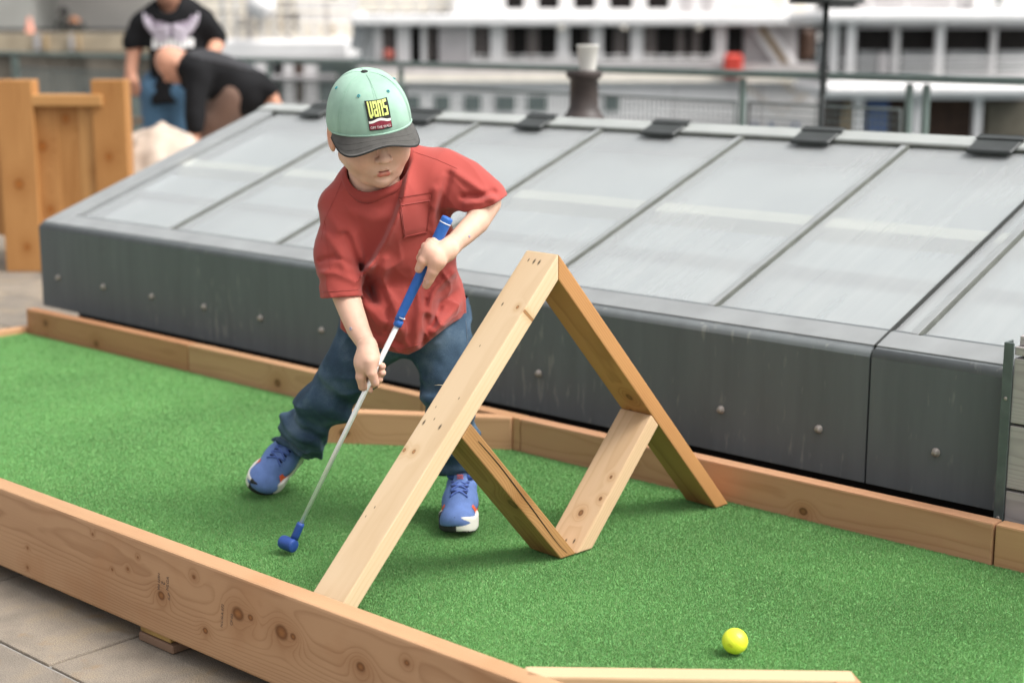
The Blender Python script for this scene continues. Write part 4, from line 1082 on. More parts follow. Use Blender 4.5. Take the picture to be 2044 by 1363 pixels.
for arm, hand, c in ((armR, hand_r, bp(738, 740, 2.90)), (armL, hand_l, bp(862, 520, 2.895))):
    P = np.array([a for a, _ in arm]); lo, hi = P.min(0)-.045, P.max(0)+.045
    wr, el = arm[-1][0], arm[-2][0]; axd = nrm(wr-el)
    V, F = nets(lambda p: smin(ch(p, arm, .02), smin(ch(p, arm[-1:]+[(wr+axd*.02, arm[-1][1])]), hand(p), .006), .006) if False else np.maximum(ch(p, arm), (p-wr) @ axd-.004), lo, hi, .0036)
    parts.append((V, F)); cols.append(np.ones((len(V), 3))*np.array((1, .985, .98)))
    V, F = nets(lambda p: np.maximum(smin(hand(p), rc(p, el, wr, arm[-2][1], arm[-1][1]), .004), -(p-(wr-axd*.012)) @ axd), c-.075, c+.075, .0017)
    parts.append((V, F))
    k = np.ones((len(V), 3)); dist = np.linalg.norm(V-wr, axis=1); w = sstep(.035, .085, dist)*.5
    cols.append(tint(k*np.array((1, .985, .98)), w, (1.0, .80, .76)))
Vb, Fb = joinVF(parts)
body = npobj('body', l2w(Vb), Fb, SKIN, boy); paint(body, np.concatenate(cols))
# faint transfer tattoos on both forearms
INKB = pm('tattoo_ink', (.34, .33, .42), .6, .2, 90)
bb = bvh(l2w(Vb), Fb)
camv = Vector((0, 0, CAMZ))
def castpx(tree, x, y, off=0.0, dflt=None):
    r = Vector(wray(x, y)).normalized(); h_ = tree.ray_cast(camv, r)
    if h_[0] is None: return dflt
    return np.array(h_[0]-r*off)
for x, y, s in ((700, 656, 1.6), (937, 472, 1.2)):
    ring = [castpx(bb, x+s*math.cos(t), y+1.4*s*math.sin(t), .0002) for t in np.linspace(0, 6.28, 11)[:-1]]
    if all(v is not None for v in ring): tube('arm_mark', ring, .0014, INKB, body, 4, True)

# ---- hair below the cap
def hair_f(p):
    q = p; d = ell(q, (0, -.012, .008), (.0745, .0905, .082))
    d = np.maximum(d, q[..., 2]-.03); d = np.maximum(d, -.045-q[..., 2]-.35*(q[..., 1]+.05)*-1)
    d = np.maximum(d, q[..., 1]-.004-.25*(q[..., 2]+.03)); d = np.maximum(d, -ell(q, (0, -.010, .010), (.069, .085, .086)))
    for s in (-1, 1): d = np.maximum(d, -ell(q, (s*.078, -.008, -.024), (.02, .020, .030)))
    return d+.0015*vnoise(q*np.array([1, 1, .25]), 260, 4)
Vq, Fq = nets(hair_f, (-.09, -.12, -.08), (.09, .03, .05), .0028)
HAIR = pm('light_brown_hair', (.20, .125, .065), .55, .3, 120, .6, 400, stretch=(1, 1, .2))
npobj('hair', l2w(HC+Vq @ HM.T), Fq, HAIR, boy)

# ---- cap
CAPG = cloth('mint_cotton', (.29, .45, .355), .20, 1100, scale=16)
CAPB = cloth('charcoal_cotton', (.066, .063, .058), .16, 1300, scale=60)
CRX, CRY, CRZ, CY0 = .0805, .098, .099, -.006
def crown(th, ps, off=0.0, dent=True):
    """th: 0 = front; ps: elevation"""
    c = max(0.0, math.cos(ps))**.82; s = math.sin(ps)
    g = 1.0
    if dent:
        k = abs(((math.degrees(th) % 60)+60) % 60); k = min(k, 60-k)
        g = 1-.010*math.exp(-(k/3.2)**2)*min(1, math.cos(ps)*1.6)+.006*math.sin(th*5+3*ps)*math.cos(ps)*math.sin(ps)*2
    return np.array([-(CRX+off)*math.sin(th)*c*g, CY0+(CRY+off)*math.cos(th)*c*g, (CRZ+off)*s])
def zbase(th): return -.005+.013*math.cos(th)
NT, NP = 96, 26
V, F = [], []
for j in range(NP+1):
    for i in range(NT):
        th = 2*math.pi*i/NT; b0 = math.asin(zbase(th)/CRZ); ps = b0+(math.pi/2-b0)*(j/NP)**.9
        q = crown(th, ps); 
        if j == 0: q[:2] *= .985
        V.append(l2w(h2l(q)))
for j in range(NP):
    for i in range(NT): F.append((j*NT+i, j*NT+(i+1) % NT, (j+1)*NT+(i+1) % NT, (j+1)*NT+i))
F = [f for f in F]
cap = obj('cap', V, F, CAPG, boy, True); cap['label'] = 'faded mint green baseball cap with charcoal brim'
# brim
NU, NV = 48, 12
def brim(u, v, dz=0):
    th = u*math.radians(78); z0 = zbase(th)
    c0 = math.cos(math.asin(z0/CRZ))**.82
    rt = np.array([-CRX*.985*math.sin(th)*c0, CY0+CRY*.985*math.cos(th)*c0, z0])
    yb_ = CY0+CRY*math.cos(math.radians(78))
    ex_ = 3.0; uu = u
    tp = np.array([-.0800*uu, yb_+.108*max(0, 1-abs(uu)**ex_)**(1/ex_), 0])
    p = rt*(1-v)+tp*v
    run = np.linalg.norm((tp-rt)[:2])*v
    p[2] = z0-.25*run-.006*(abs(u)**2)*min(1, v*3)-.0025*v*v+dz
    return p
us = [math.sin(math.pi/2*t) for t in np.linspace(-1, 1, NU+1)]
V, F = [], []
for dz in (.0016, -.0016):
    for v in np.linspace(0, 1, NV+1):
        for u in us: V.append(l2w(h2l(brim(u, v, dz))))
n1 = (NV+1)*(NU+1)
for s in (0, 1):
    for j in range(NV):
        for i in range(NU):
            a = s*n1+j*(NU+1)+i; F.append((a, a+1, a+NU+2, a+NU+1) if s else (a, a+NU+1, a+NU+2, a+1))
for i in range(NU):
    a = NV*(NU+1)+i; F.append((a, a+1, a+1+n1, a+n1))
obj('brim', V, F, CAPB, cap, True)
tube('brim_piping', [l2w(h2l(brim(u, 0, .0015)+np.array([0, .0012, 0]))) for u in us], .0022, CAPG, cap, 6)
edge = pm('brim_edge_dark', (.018, .018, .017), .8, .1, 60)
tube('brim_edge', [l2w(h2l(brim(u, 1, -.0008))) for u in us], .0016, edge, cap, 6)
tube('brim_stitch', [l2w(h2l(brim(u, .45, .0018))) for u in us[4:-4]], .0003, CAPB, cap, 4); tube('brim_stitch', [l2w(h2l(brim(u, .75, .0018))) for u in us[4:-4]], .0003, CAPB, cap, 4)
bt = l2w(h2l((0, CY0, CRZ-.001)))
lathe('button', [(.0068, 0), (.0068, .0015), (.005, .003), (.002, .0036)], edge, cap, 16, frame(bt, l2w(hx), l2w(hy), l2w(hz)))
TEAL = pm('teal_thread', (.03, .26, .30), .7, .2, 90)
for k in range(6):
    th = math.radians(30+60*k if k < 5 else -30); th = math.radians([30, -30, 90, -90, 150, -150][k]); ps = math.radians(50)
    c = crown(th, ps, .0008, False); n = nrm(c-np.array([0, CY0, 0])); t1 = nrm(np.cross(n, (0, 0, 1))); t2 = np.cross(n, t1)
    tube('eyelet', [l2w(h2l(c+.0024*(math.cos(a)*t1+math.sin(a)*t2))) for a in np.linspace(0, 6.283, 10)[:-1]], .0009, TEAL, cap, 6, True)
for k in range(6):           # raised seams
    th = math.radians(60*k)
    b0 = math.asin(zbase(th)/CRZ)
    for o_ in (-.035, .035):
        tube('seam_stitch', [l2w(h2l(crown(th+o_*min(1, math.cos(ps)*1.5+.05), ps, .0003))) for ps in np.linspace(b0+.03, 1.5, 20)], .00035, CAPG, cap, 4)
# emblem patch: a = towards picture right, b = up
PW_, PH_, PB = .0425, .0500, .0185
pax = math.radians(-2)
def onpatch(a, b, off):
    z = PB+b; ps = math.asin(min(.98, z/CRZ)); c = math.cos(ps)**.82
    sn = max(-.95, min(.95, a/(CRX*c))); th = math.asin(sn)
    q = crown(th, ps, off, False); return l2w(h2l(np.array([-abs(q[0])*(-1 if a > 0 else 1)*-1 if False else q[0], q[1], q[2]])))
def flatpatch(name, poly, off, mat, parent, sub=3):
    b = bmesh.new(); vs_ = [b.verts.new((x, y, 0)) for x, y in poly]; f = b.faces.new(vs_)
    bmesh.ops.triangulate(b, faces=[f])
    for _ in range(sub): bmesh.ops.subdivide_edges(b, edges=[e for e in b.edges if e.calc_length() > .003], cuts=1)
    bmesh.ops.triangulate(b, faces=b.faces)
    for v in b.verts: v.co = Vector(onpatch(v.co.x, v.co.y, off))
    return bmobj(name, b, mat, parent)
PBLK = pm('patch_black', (.018, .018, .017), .8, .2, 200); PYEL = pm('patch_yellow', (.62, .68, .20), .8, .1, 200); PMAR = pm('patch_maroon', (.22, .022, .040), .8, .2, 200); PWHT = pm('patch_white', (.78, .76, .72), .8, .06, 200)
hw = PW_/2
patch = flatpatch('emblem_patch', [(-hw, 0), (hw, 0), (hw, PH_), (-hw, PH_)], .0024, PBLK, cap)
patch['label'] = 'rectangular black patch with yellow lettering, white wave and maroon band'
def rects(letter):
    g = {'v': [(0, .10, .36, 1), (.64, .16, 1, 1), (.10, 0, .62, .18), (.36, .10, .86, .24)],
         'a': [(.0, .82, 1, 1), (.0, .58, .34, .82), (.64, 0, 1, .82), (0, 0, .64, .17), (0, .17, .34, .47), (.2, .40, .64, .52)],
         'n': [(0, 0, .36, 1), (.36, .83, .64, 1), (.64, 0, 1, 1)],
         's': [(0, .83, 1, 1), (0, .48, .36, .83), (.36, .46, 1, .60), (.64, .16, 1, .46), (0, 0, 1, .17)]}[letter]
    return g
for k, ch_ in enumerate('vans'):
    cw = (PW_-.006)/4; x0 = -hw+.003+k*cw; y0 = .0233-(.0015 if k == 0 else 0); hh = .0252+(.0015 if k == 0 else 0)
    b = bmesh.new()
    for n_l, (u0, v0, u1, v1) in enumerate(rects(ch_)):
        gu, gv = 4, 7; G = [[b.verts.new(Vector(onpatch(x0+.0006+(u0+(u1-u0)*i/gu)*(cw-.0012), y0+(v0+(v1-v0)*j/gv)*hh, .0031+.00004*n_l))) for i in range(gu+1)] for j in range(gv+1)]
        for j in range(gv):
            for i in range(gu): b.faces.new((G[j][i], G[j][i+1], G[j+1][i+1], G[j+1][i]))
    bmobj('letter', b, PYEL, cap)
wav = [-hw+.001+(PW_-.002)*t for t in np.linspace(0, 1, 13)]; wz = [.0128+.0038*math.sin(math.pi*min(1, max(0, (t-.12)/.75)))**1.5 for t in np.linspace(0, 1, 13)]
flatpatch('patch_wave', [(x, z) for x, z in zip(wav, wz)]+[(x, z+.0042) for x, z in zip(wav[::-1], wz[::-1])], .0031, PWHT, cap, 0)
flatpatch('patch_band', [(x, z) for x, z in zip(wav, wz)][::-1]+[(-hw+.001, .0015), (hw-.001, .0015)], .0029, PMAR, cap, 1)
V, F = textmesh('OFF THE WALL', .0072)
sx_ = (PW_-.005)/(V[:, 0].max()-V[:, 0].min())
obj('patch_lettering', [onpatch(v[0]*sx_, .0052+v[1]*.9, .0035) for v in V], F, PWHT, cap)
# ---- shirt
HEM = np.array([(600, 640), (670, 648), (690, 664), (740, 690), (790, 704), (815, 708), (838, 697), (865, 674), (900, 647), (932, 628), (960, 622), (1040, 610)], float)
HEML = np.array([(560, 598), (643, 596), (722, 591), (800, 585)], float)
HEMR = np.array([(860, 410), (900, 416), (928, 424), (950, 421), (985, 409), (1003, 397), (1040, 370)], float)
torso_c = [(bp(806, 700, 3.14), .122), (bp(804, 610, 3.13), .118), (bp(792, 500, 3.09), .1105), (bp(778, 425, 3.065), .098)]
slL = [(bp(690, 412, 3.045), .048), (bp(677, 500, 3.015), .0425), (bp(683, 610, 2.975), .0380)]
slR = [(bp(872, 358, 3.06), .055), (bp(925, 378, 3.055), .049), (bp(962, 402, 3.035), .0440), (bp(983, 440, 3.0), .043)]
K = .0098e-1
def sc(p, c, k=.75):
    q = p.copy(); q[..., 1] = c+(p[..., 1]-c)/k; return q
def scl(c, k, pts): return [(np.array([a[0], c+(a[1]-c)/k, a[2]]), r) for a, r in pts]
FOLDS = [  # (polyline px, amplitude m, width px, kind)
    ([(826, 296), (812, 345), (803, 390), (788, 436), (768, 480), (744, 520), (722, 548)], .036, 80, 'step'),
    ([(690, 470), (712, 520), (735, 556), (748, 600)], -.013, 13, 'ridge'),
    ([(655, 432), (690, 470), (722, 530)], .006, 14, 'ridge'),
    ([(770, 520), (760, 575), (790, 620), (800, 660)], .008, 13, 'ridge'),
    ([(752, 560), (778, 612), (770, 660)], -.007, 9, 'ridge'),
    ([(905, 545), (870, 578), (852, 620)], .009, 11, 'ridge'), ([(915, 580), (880, 606), (862, 650)], -.008, 9, 'ridge'),
    ([(925, 600), (890, 640), (868, 662)], .008, 12, 'ridge'), ([(835, 560), (838, 620), (830, 690)], .008, 12, 'ridge'), ([(850, 600), (852, 650), (845, 686)], -.006, 8, 'ridge'),
    ([(896, 350), (878, 420), (888, 480)], -.006, 10, 'ridge'), ([(870, 380), (866, 440), (880, 520)], .005, 12, 'ridge'),
    ([(910, 345), (950, 372), (985, 398)], .005, 11, 'ridge'), ([(925, 392), (955, 392), (985, 384)], -.006, 8, 'ridge'), ([(930, 408), (960, 404), (985, 396)], .004, 8, 'ridge'),
    ([(640, 520), (668, 512), (705, 530)], -.004, 7, 'ridge'), ([(640, 545), (670, 545), (706, 560)], .004, 9, 'ridge'), ([(650, 470), (675, 500), (690, 540)], .004, 10, 'ridge'),
    ([(725, 600), (760, 640), (800, 655)], .006, 12, 'ridge'), ([(715, 640), (750, 668), (800, 685)], -.005, 9, 'ridge'),
    ([(720, 400), (760, 412), (795, 400)], -.003, 14, 'ridge'), ([(700, 420), (745, 440), (785, 430)], .003, 14, 'ridge')]
def shirt_base(p):
    c0 = 3.09; q = sc(p, c0)
    t = ch(q, scl(c0, .75, torso_c), .03)*.85
    sh_ = ch(p, [(bp(690, 412, 3.045), .050), (bp(722, 372, 3.055), .040), (bp(772, 398, 3.045), .062), (bp(818, 338, 3.07), .042), (bp(872, 356, 3.06), .058)], .03)
    t = smin(t, sh_, .035)
    b_ = bp(790, 640, 3.03); t = smin(t, ell(p, b_, (.085, .055, .075)), .04)         # cloth hanging forward over the belly
    l = ch(p, slL, .03); r = ch(p, slR, .03)
    return t, l, r
def neck_f(p): return rc(p, bp(753, 352, 3.035), bp(752, 290, 3.0), .0600, .070)
def shirt_f(p):
    t, l, r = shirt_base(p)
    x, y = pix(p)
    base = smin(smin(t, l, .016), r, .022)
    front = sstep(3.12, 3.05, p[..., 1])
    dsp = np.zeros_like(base)
    for pts, A, w, kind in FOLDS:
        d, s = pline(x, y, pts)
        if kind == 'step':
            sd_ = d*s; e = np.exp(-np.clip(sd_, 0, None)/w)*sstep(-8, 5, sd_); yy = sstep(285, 400, y)*sstep(575, 530, y)
            dsp += A*e*yy*np.exp(-(np.clip(d-90, 0, None)/40)**2) + .004*np.exp(-(sd_/9)**2)*yy
        else: dsp += 1.35*A*np.exp(-(d/(.8*w))**2)
    pq = p @ np.array([[.8, .0, -.6], [0, 1, 0], [.6, 0, .8]])*np.array([1.5, 1, .55])
    rd = 1-np.abs(vnoise(pq, 20, 7)); rd2 = 1-np.abs(vnoise(pq[..., ::-1], 31, 12))
    dsp = dsp*front + .0035*vnoise(p, 17, 5) + (.0032*rd**5 + .0014*rd2**5)*sstep(440, 560, y)+.002*rd**5
    d = base-dsp
    # hems
    dh = (y-np.interp(x, HEM[:, 0], HEM[:, 1]))*.00102*.85
    isl = (l < t) & (x < 735) & (y > 500) & (p[..., 1] < 3.07)
    dl = (y-np.interp(x, HEML[:, 0], HEML[:, 1]))*.00096
    dr = (y-np.interp(x, HEMR[:, 0], HEMR[:, 1]))*.00098
    tt = smin(t, l+.0, .016)-dsp
    body_ = np.maximum(t-dsp, dh)
    body_ = np.maximum(body_, -np.maximum(t-dsp+.013, -(dh+.022)))
    sl_l = np.maximum(l-dsp, dl); sl_l = np.maximum(sl_l, -np.maximum(l-dsp+.010, -(dl+.010)))
    sl_r = np.maximum(r-dsp, dr)
    o = smin(smin(body_, sl_l, .010), sl_r, .016)
    return smax(o, -neck_f(p), .004)
lo = np.minimum(bp(615, 720, 3.0), bp(615, 280, 2.92)); hi = np.maximum(bp(1015, 280, 3.3), bp(1015, 720, 3.3)); lo[1], hi[1] = 2.90, 3.27
lo[2] = bp(800, 716, 3.0)[2]-.03; hi[2] = bp(800, 280, 3.05)[2]+.02
Vs, Fs = nets(shirt_f, lo, hi, .0030); Vs = relax(Vs, Fs, 3)
shirt = npobj('t_shirt', l2w(Vs), Fs, SHIRT, boy); shirt['label'] = 'loose brick-red cotton T-shirt with chest pocket'
ts = bvh(l2w(Vs), Fs)
clo, chi = bp(670, 420, 2.93), bp(840, 270, 3.14); clo[1], chi[1] = 2.92, 3.16
def collar_f(p):
    t, l, r = shirt_base(p); b_ = smin(smin(t, l, .016), r, .022)
    return smax(np.abs(b_+.001)-.0045, np.abs(neck_f(p)-.004)-.0065, .003)
Vc, Fc = nets(collar_f, clo, chi, .0026); Vc = relax(Vc, Fc, 2)
npobj('collar', l2w(Vc), Fc, SHIRT2, shirt)
# pocket sewn on the chest
pk = [(796, 395), (862, 384), (853, 465), (807, 476)]
NU2, NV2 = 14, 16; V, F = [], []; okp = True
for off in (.0030, .0005):
    for j in range(NV2+1):
        for i in range(NU2+1):
            u, v = i/NU2, j/NV2
            a = np.array(pk[0])*(1-u)+np.array(pk[1])*u; b_ = np.array(pk[3])*(1-u)+np.array(pk[2])*u; c = a*(1-v)+b_*v
            h_ = castpx(ts, c[0], c[1], off)
            if h_ is None: okp = False; h_ = dp(c[0], c[1], 2.97)
            V.append(h_)
nn = (NU2+1)*(NV2+1)
for s in (0, 1):
    for j in range(NV2):
        for i in range(NU2):
            a = s*nn+j*(NU2+1)+i; F.append((a, a+1, a+NU2+2, a+NU2+1))
bd = [i for i in range(NU2+1)]+[j*(NU2+1)+NU2 for j in range(1, NV2+1)]+[NV2*(NU2+1)+i for i in range(NU2-1, -1, -1)]+[j*(NU2+1) for j in range(NV2-1, 0, -1)]
for a, b_ in zip(bd, bd[1:]+bd[:1]): F.append((a, b_, b_+nn, a+nn))
pocket = obj('pocket', V, F, SHIRT, shirt, True)
def seam(name, pts, off=.0034, r=.0007, n=24, mat=None, tree=None, par=None):
    L_ = []
    for (a, b_) in zip(pts[:-1], pts[1:]):
        for t in np.linspace(0, 1, n)[:-1]: 
            h_ = castpx(tree or ts, a[0]+(b_[0]-a[0])*t, a[1]+(b_[1]-a[1])*t, off)
            if h_ is not None: L_.append(h_)
    if len(L_) > 3: return tube(name, L_, r, mat or SHIRT2, par or shirt, 4)
seam('pocket_stitch', [(796, 411), (861, 400)], .0036, .0011, par=pocket); seam('pocket_stitch', [(799, 398), (809, 473), (851, 463), (860, 387)], .0034, .0007, par=pocket)
seam('shoulder_seam', [(690, 345), (668, 395), (648, 440), (641, 480)], .0001, .0007); seam('shoulder_seam', [(815, 300), (870, 318), (915, 338)], .0001, .0007)
seam('sleeve_seam', [(648, 440), (655, 500), (660, 540)], .0001, .0006)
seam('hem_stitch', [(643, 583), (721, 578)], .0005, .0007); seam('hem_stitch', [(690, 655), (745, 682), (800, 696), (835, 688), (870, 660), (928, 618)], .0005, .0007)

# ---- jeans
legA = [(bp(868, 630, 3.15), .062), (bp(885, 710, 3.115), .0510), (bp(895, 790, 3.085), .0465), (bp(909, 880, 3.12), .0435), (bp(914, 965, 3.145), .0415)]
legB = [(bp(752, 645, 3.15), .062), (bp(706, 730, 3.15), .0510), (bp(652, 800, 3.21), .0480), (bp(609, 860, 3.29), .0465), (bp(574, 912, 3.34), .0460)]
pelv = [(bp(762, 640, 3.15), .078), (bp(858, 632, 3.15), .078)]
def jeans_f(p):
    x, y = pix(p)
    a, b_ = ch(p, legA, .03), ch(p, legB, .035)
    wv = vnoise(p, 9, 8)
    s1 = (y-700)/260; s2 = ((600-x)*.57+(y-760)*.82)/200
    fa = .0045*np.sin(y*.16+x*.05+4*wv)*sstep(860, 930, y)+.005*np.sin(y*.11-x*.06+5*wv)*sstep(730, 790, y)*sstep(880, 810, y)
    tb = (x-540)*.86-(y-868)*-.0
    along = -(x-700)*.6+(y-730)*.8
    fb = .0075*np.sin(along*.115+4.5*wv+x*.02)*sstep(20, 90, along)*sstep(228, 190, along)+.004*np.sin(along*.26+6*wv)*sstep(110, 160, along)*sstep(228, 190, along)
    a = a-fa; b_ = b_-fb
    ln = ((x-540)*-(926-872)+(y-872)*(632-540))/np.hypot(54, 92)*.00107
    la = (y-np.interp(x, [860, 960], [943, 951]))*.001
    cav = .012
    a = np.maximum(np.maximum(a, la), -np.maximum(a+cav, -(la+.018)))
    b_ = np.maximum(np.maximum(b_, ln), -np.maximum(b_+cav, -(ln+.02)))
    d = smin(smin(a, b_, .012), ch(p, pelv), .04)
    rd = 1-np.abs(vnoise(p*np.array([.7, 1, 1.5]), 17, 19))
    return d-.003*vnoise(p, 24, 9)-.0014*vnoise(p, 60, 10)-.005*rd**5
lo = np.array([bp(520, 900, 3.3)[0]-.02, 2.99, .03]); hi = np.array([bp(965, 700, 3.2)[0]+.02, 3.46, bp(800, 600, 3.1)[2]])
Vj, Fj = nets(jeans_f, lo, hi, .0042); Vj = relax(Vj, Fj, 3)
jeans = npobj('jeans', l2w(Vj), Fj, JEANS, boy); jeans['label'] = 'dark indigo jeans bunched at the ankles'
tj = bvh(l2w(Vj), Fj)
DST = pm('denim_thread', (.10, .13, .17), .8, .1, 60)
seam('side_seam', [(930, 640), (936, 720), (944, 790)], .0006, .0008, mat=DST, tree=tj, par=jeans)
seam('cuff_stitch', [(548, 862), (585, 888), (622, 912)], .0006, .0009, mat=DST, tree=tj, par=jeans)

# ---- shoes
UPB = pm('blue_mesh_upper', (.125, .205, .46), .75, .14, 40, .5, 1200); UPD = pm('blue_lining', (.035, .075, .26), .85, .15, 30)
SOLEW = pm('white_foam_sole', (.74, .71, .65), .6, .06, 20); SOLEB = pm('black_rubber', (.022, .022, .023), .7, .2, 60); SWO = pm('orange_flash', (.80, .12, .04), .55, .06, 30); LACE = pm('blue_lace', (.09, .15, .42), .8, .15, 200); LDK = pm('dark_lace_gap', (.012, .020, .07), .9, .1, 50)
def fp2(p):
    z = np.zeros(p.shape[:-1]); q = np.stack([p[..., 0], p[..., 1], z], -1)
    return smin(rc(q, (0, -.060, 0), (0, .038, 0), .0285, .0395), rc(q, (0, .035, 0), (-.004, .058, 0), .0385, .0325), .01)
def lift(y): return 3.2*np.clip(y-.045, 0, None)**2*1.2
def sole_f(p):
    z = p[..., 2]-lift(p[..., 1]); return smax(fp2(p), np.abs(z-.017)-.017-.006*sstep(.02, -.07, p[..., 1]), .007)
def upper_f(p):
    z = p.copy(); z[..., 2] = p[..., 2]-lift(p[..., 1])
    d = rc(z, (0, -.056, .032), (0, -.050, .066), .0280, .0265)
    d = smin(d, rc(z, (0, .050, .022), (0, .0, .045), .0335, .0330), .02); d = smin(d, rc(z, (0, .0, .045), (0, -.035, .066), .033, .0290), .02)
    d = smin(d, ell(z, (0, .058, .020), (.0345, .034, .026)), .015)
    d = np.maximum(d, .012-z[..., 2])
    return smax(d, -rc(p, (0, -.036, .072), (0, -.040, .13), .0205, .030), .006)
def tongue_f(p):
    q = p.copy(); q[..., 0] *= .62
    return ch(q, [((0, .012, .070), .0085), ((0, -.008, .082), .0090), ((0, -.018, .104), .0085)], .006)
def make_shoe(origin, fwd, up, label, mirror, xc, xw, ys):
    fy = nrm(fwd); fz = nrm(np.asarray(up)-fy*np.dot(up, fy)); fx = np.cross(fy, fz)
    M = np.stack([fx*mirror, fy, fz], 1)
    T = lambda q: l2w(origin+np.asarray(q) @ M.T)
    U = nets(upper_f, (-.048, -.095, .0), (.048, .105, .11), .0026)
    sh = npobj('shoe', T(U[0]), U[1], UPB, boy); sh['label'] = label
    S_ = nets(sole_f, (-.052, -.105, -.012), (.052, .11, .055), .0028); npobj('sole', T(S_[0]), S_[1], SOLEW, sh)
    C_ = nets(lambda p: np.maximum(sole_f(p)-.0011, np.maximum(ys-p[..., 1], np.abs(p[..., 0]-xc-.3*(p[..., 1]-.06))-xw)), (-.054, -.0, -.012), (.054, .112, .06), .0028)
    npobj('toe_rubber', T(C_[0]), C_[1], SOLEB, sh)
    B_ = nets(lambda p: np.maximum(sole_f(p)-.0008, p[..., 2]-lift(p[..., 1])-.0035), (-.052, -.105, -.012), (.052, .11, .04), .0035); npobj('outsole', T(B_[0]), B_[1], SOLEB, sh)
    G = nets(tongue_f, (-.03, -.04, .055), (.03, .03, .118), .0025); npobj('tongue', T(G[0]), G[1], UPB, sh)
    R_ = []
    for t in np.linspace(.45, 2*math.pi-.45, 22): R_.append(T((.0245*math.sin(t)*1.0, -.040-.026*math.cos(t)*-1*-1, .089+.004*math.cos(t)*-1)))
    tube('collar_pad', R_, .0072, UPD, sh, 8)
    tr = BVHTree.FromPolygons([tuple(v) for v in U[0]], [tuple(int(i) for i in f) for f in U[1]])
    def top(x, y, off): 
        h_ = tr.ray_cast(Vector((x, y, .16)), Vector((0, 0, -1))); return None if h_[0] is None else np.array(h_[0])+np.array([0, 0, off])
    def side(s, y, z, off):
        h_ = tr.ray_cast(Vector((s*.12, y, z)), Vector((-s, 0, 0))); return None if h_[0] is None else np.array(h_[0])+np.array([s*off, 0, 0])
    rows = [.034, .020, .006, -.006]
    for k, y in enumerate(rows):
        for s in (-1, 1):
            y2 = y-.013; P_ = []
            for t in np.linspace(-1, 1, 9):
                q = top(s*t*.0185, y+(y2-y)*(t+1)/2, .0022)
                if q is not None: P_.append(T(q))
            if len(P_) > 4: tube('lace', P_, .0021, LACE, sh, 6)
        P_ = [top(t*.016, y-.007, .0006) for t in np.linspace(-1, 1, 7)]; P_ = [T(q) for q in P_ if q is not None]
        if len(P_) > 4: tube('lace_gap', P_, .0024, LDK, sh, 5)
    swp = [(.046, .030), (.040, .020), (.026, .018), (.0, .028), (-.03, .043), (-.052, .056), (-.02, .044), (.006, .034), (.022, .031), (.030, .036), (.036, .046), (.044, .044)]
    for s in (-1, 1):
        b = bmesh.new(); f = b.faces.new([b.verts.new((y, z, 0)) for y, z in swp]); bmesh.ops.triangulate(b, faces=[f])
        bmesh.ops.subdivide_edges(b, edges=b.edges[:], cuts=2); bmesh.ops.triangulate(b, faces=b.faces)
        ok = True
        for v in b.verts:
            q = side(s, v.co.x, v.co.y+.004, .0012)
            if q is None: q = np.array([s*.03, v.co.x, v.co.y]); 
            v.co = Vector(T(q))
        bmobj('side_flash', b, SWO, sh)
    for k in range(3):
        q = [T((x, -.0145+.0045, .0935+.0035*k+.0*x)) for x in np.linspace(-.0065, .0065, 5)]
        tube('tongue_mark', [p_+l2w(fy)*.008 for p_ in q], .0009, SWO, sh, 4)
    K_ = nets(lambda p: rc(p, (0, -.036, .06), (0, -.042, .125), .021, .024), (-.03, -.075, .03), (.03, .0, .15), .005); npobj('sock', T(K_[0]), K_[1], SOLEB, sh)
    return sh
toe = bp(912, 1069, 2.99); org = np.array([toe[0]+.004, toe[1]+.088, .0055])
make_shoe(org, (-.05, -1, 0), (0, 0, 1), 'blue trainer planted flat behind the timber obstacle', 1, .018, .027, .034)
f2 = nrm([-.46, -.80, -.34]); tp2 = bp(506, 984, 3.255)
org2 = tp2-f2*.085; u2_ = nrm([.45, -.25, .85])
o2z = org2+0
make_shoe(org2, f2, u2_, 'blue trainer pushing off its toe beside the putter', -1, .005, .029, .022)
# finger nails
NAIL = pm('finger_nail', (.66, .40, .33), .35, .05, 60)
for x, y, ax_, ay_ in ((836, 535, 3.2, 4.4), (853, 564, 3.4, 4.6), (748, 762, 3.4, 4.4), (764, 745, 2.6, 3.2), (763, 732, 2.4, 3.0)):
    P_ = [castpx(bb, x+ax_*math.cos(t), y+ay_*math.sin(t), .0004) for t in np.linspace(0, 6.283, 11)[:-1]]; c_ = castpx(bb, x, y, .0007)
    if c_ is not None and all(q is not None and np.linalg.norm(q-c_) < .009 for q in P_):
        obj('finger_nail', [c_]+P_, [(0, i+1, (i+1) % 10+1) for i in range(10)], NAIL, body, True)
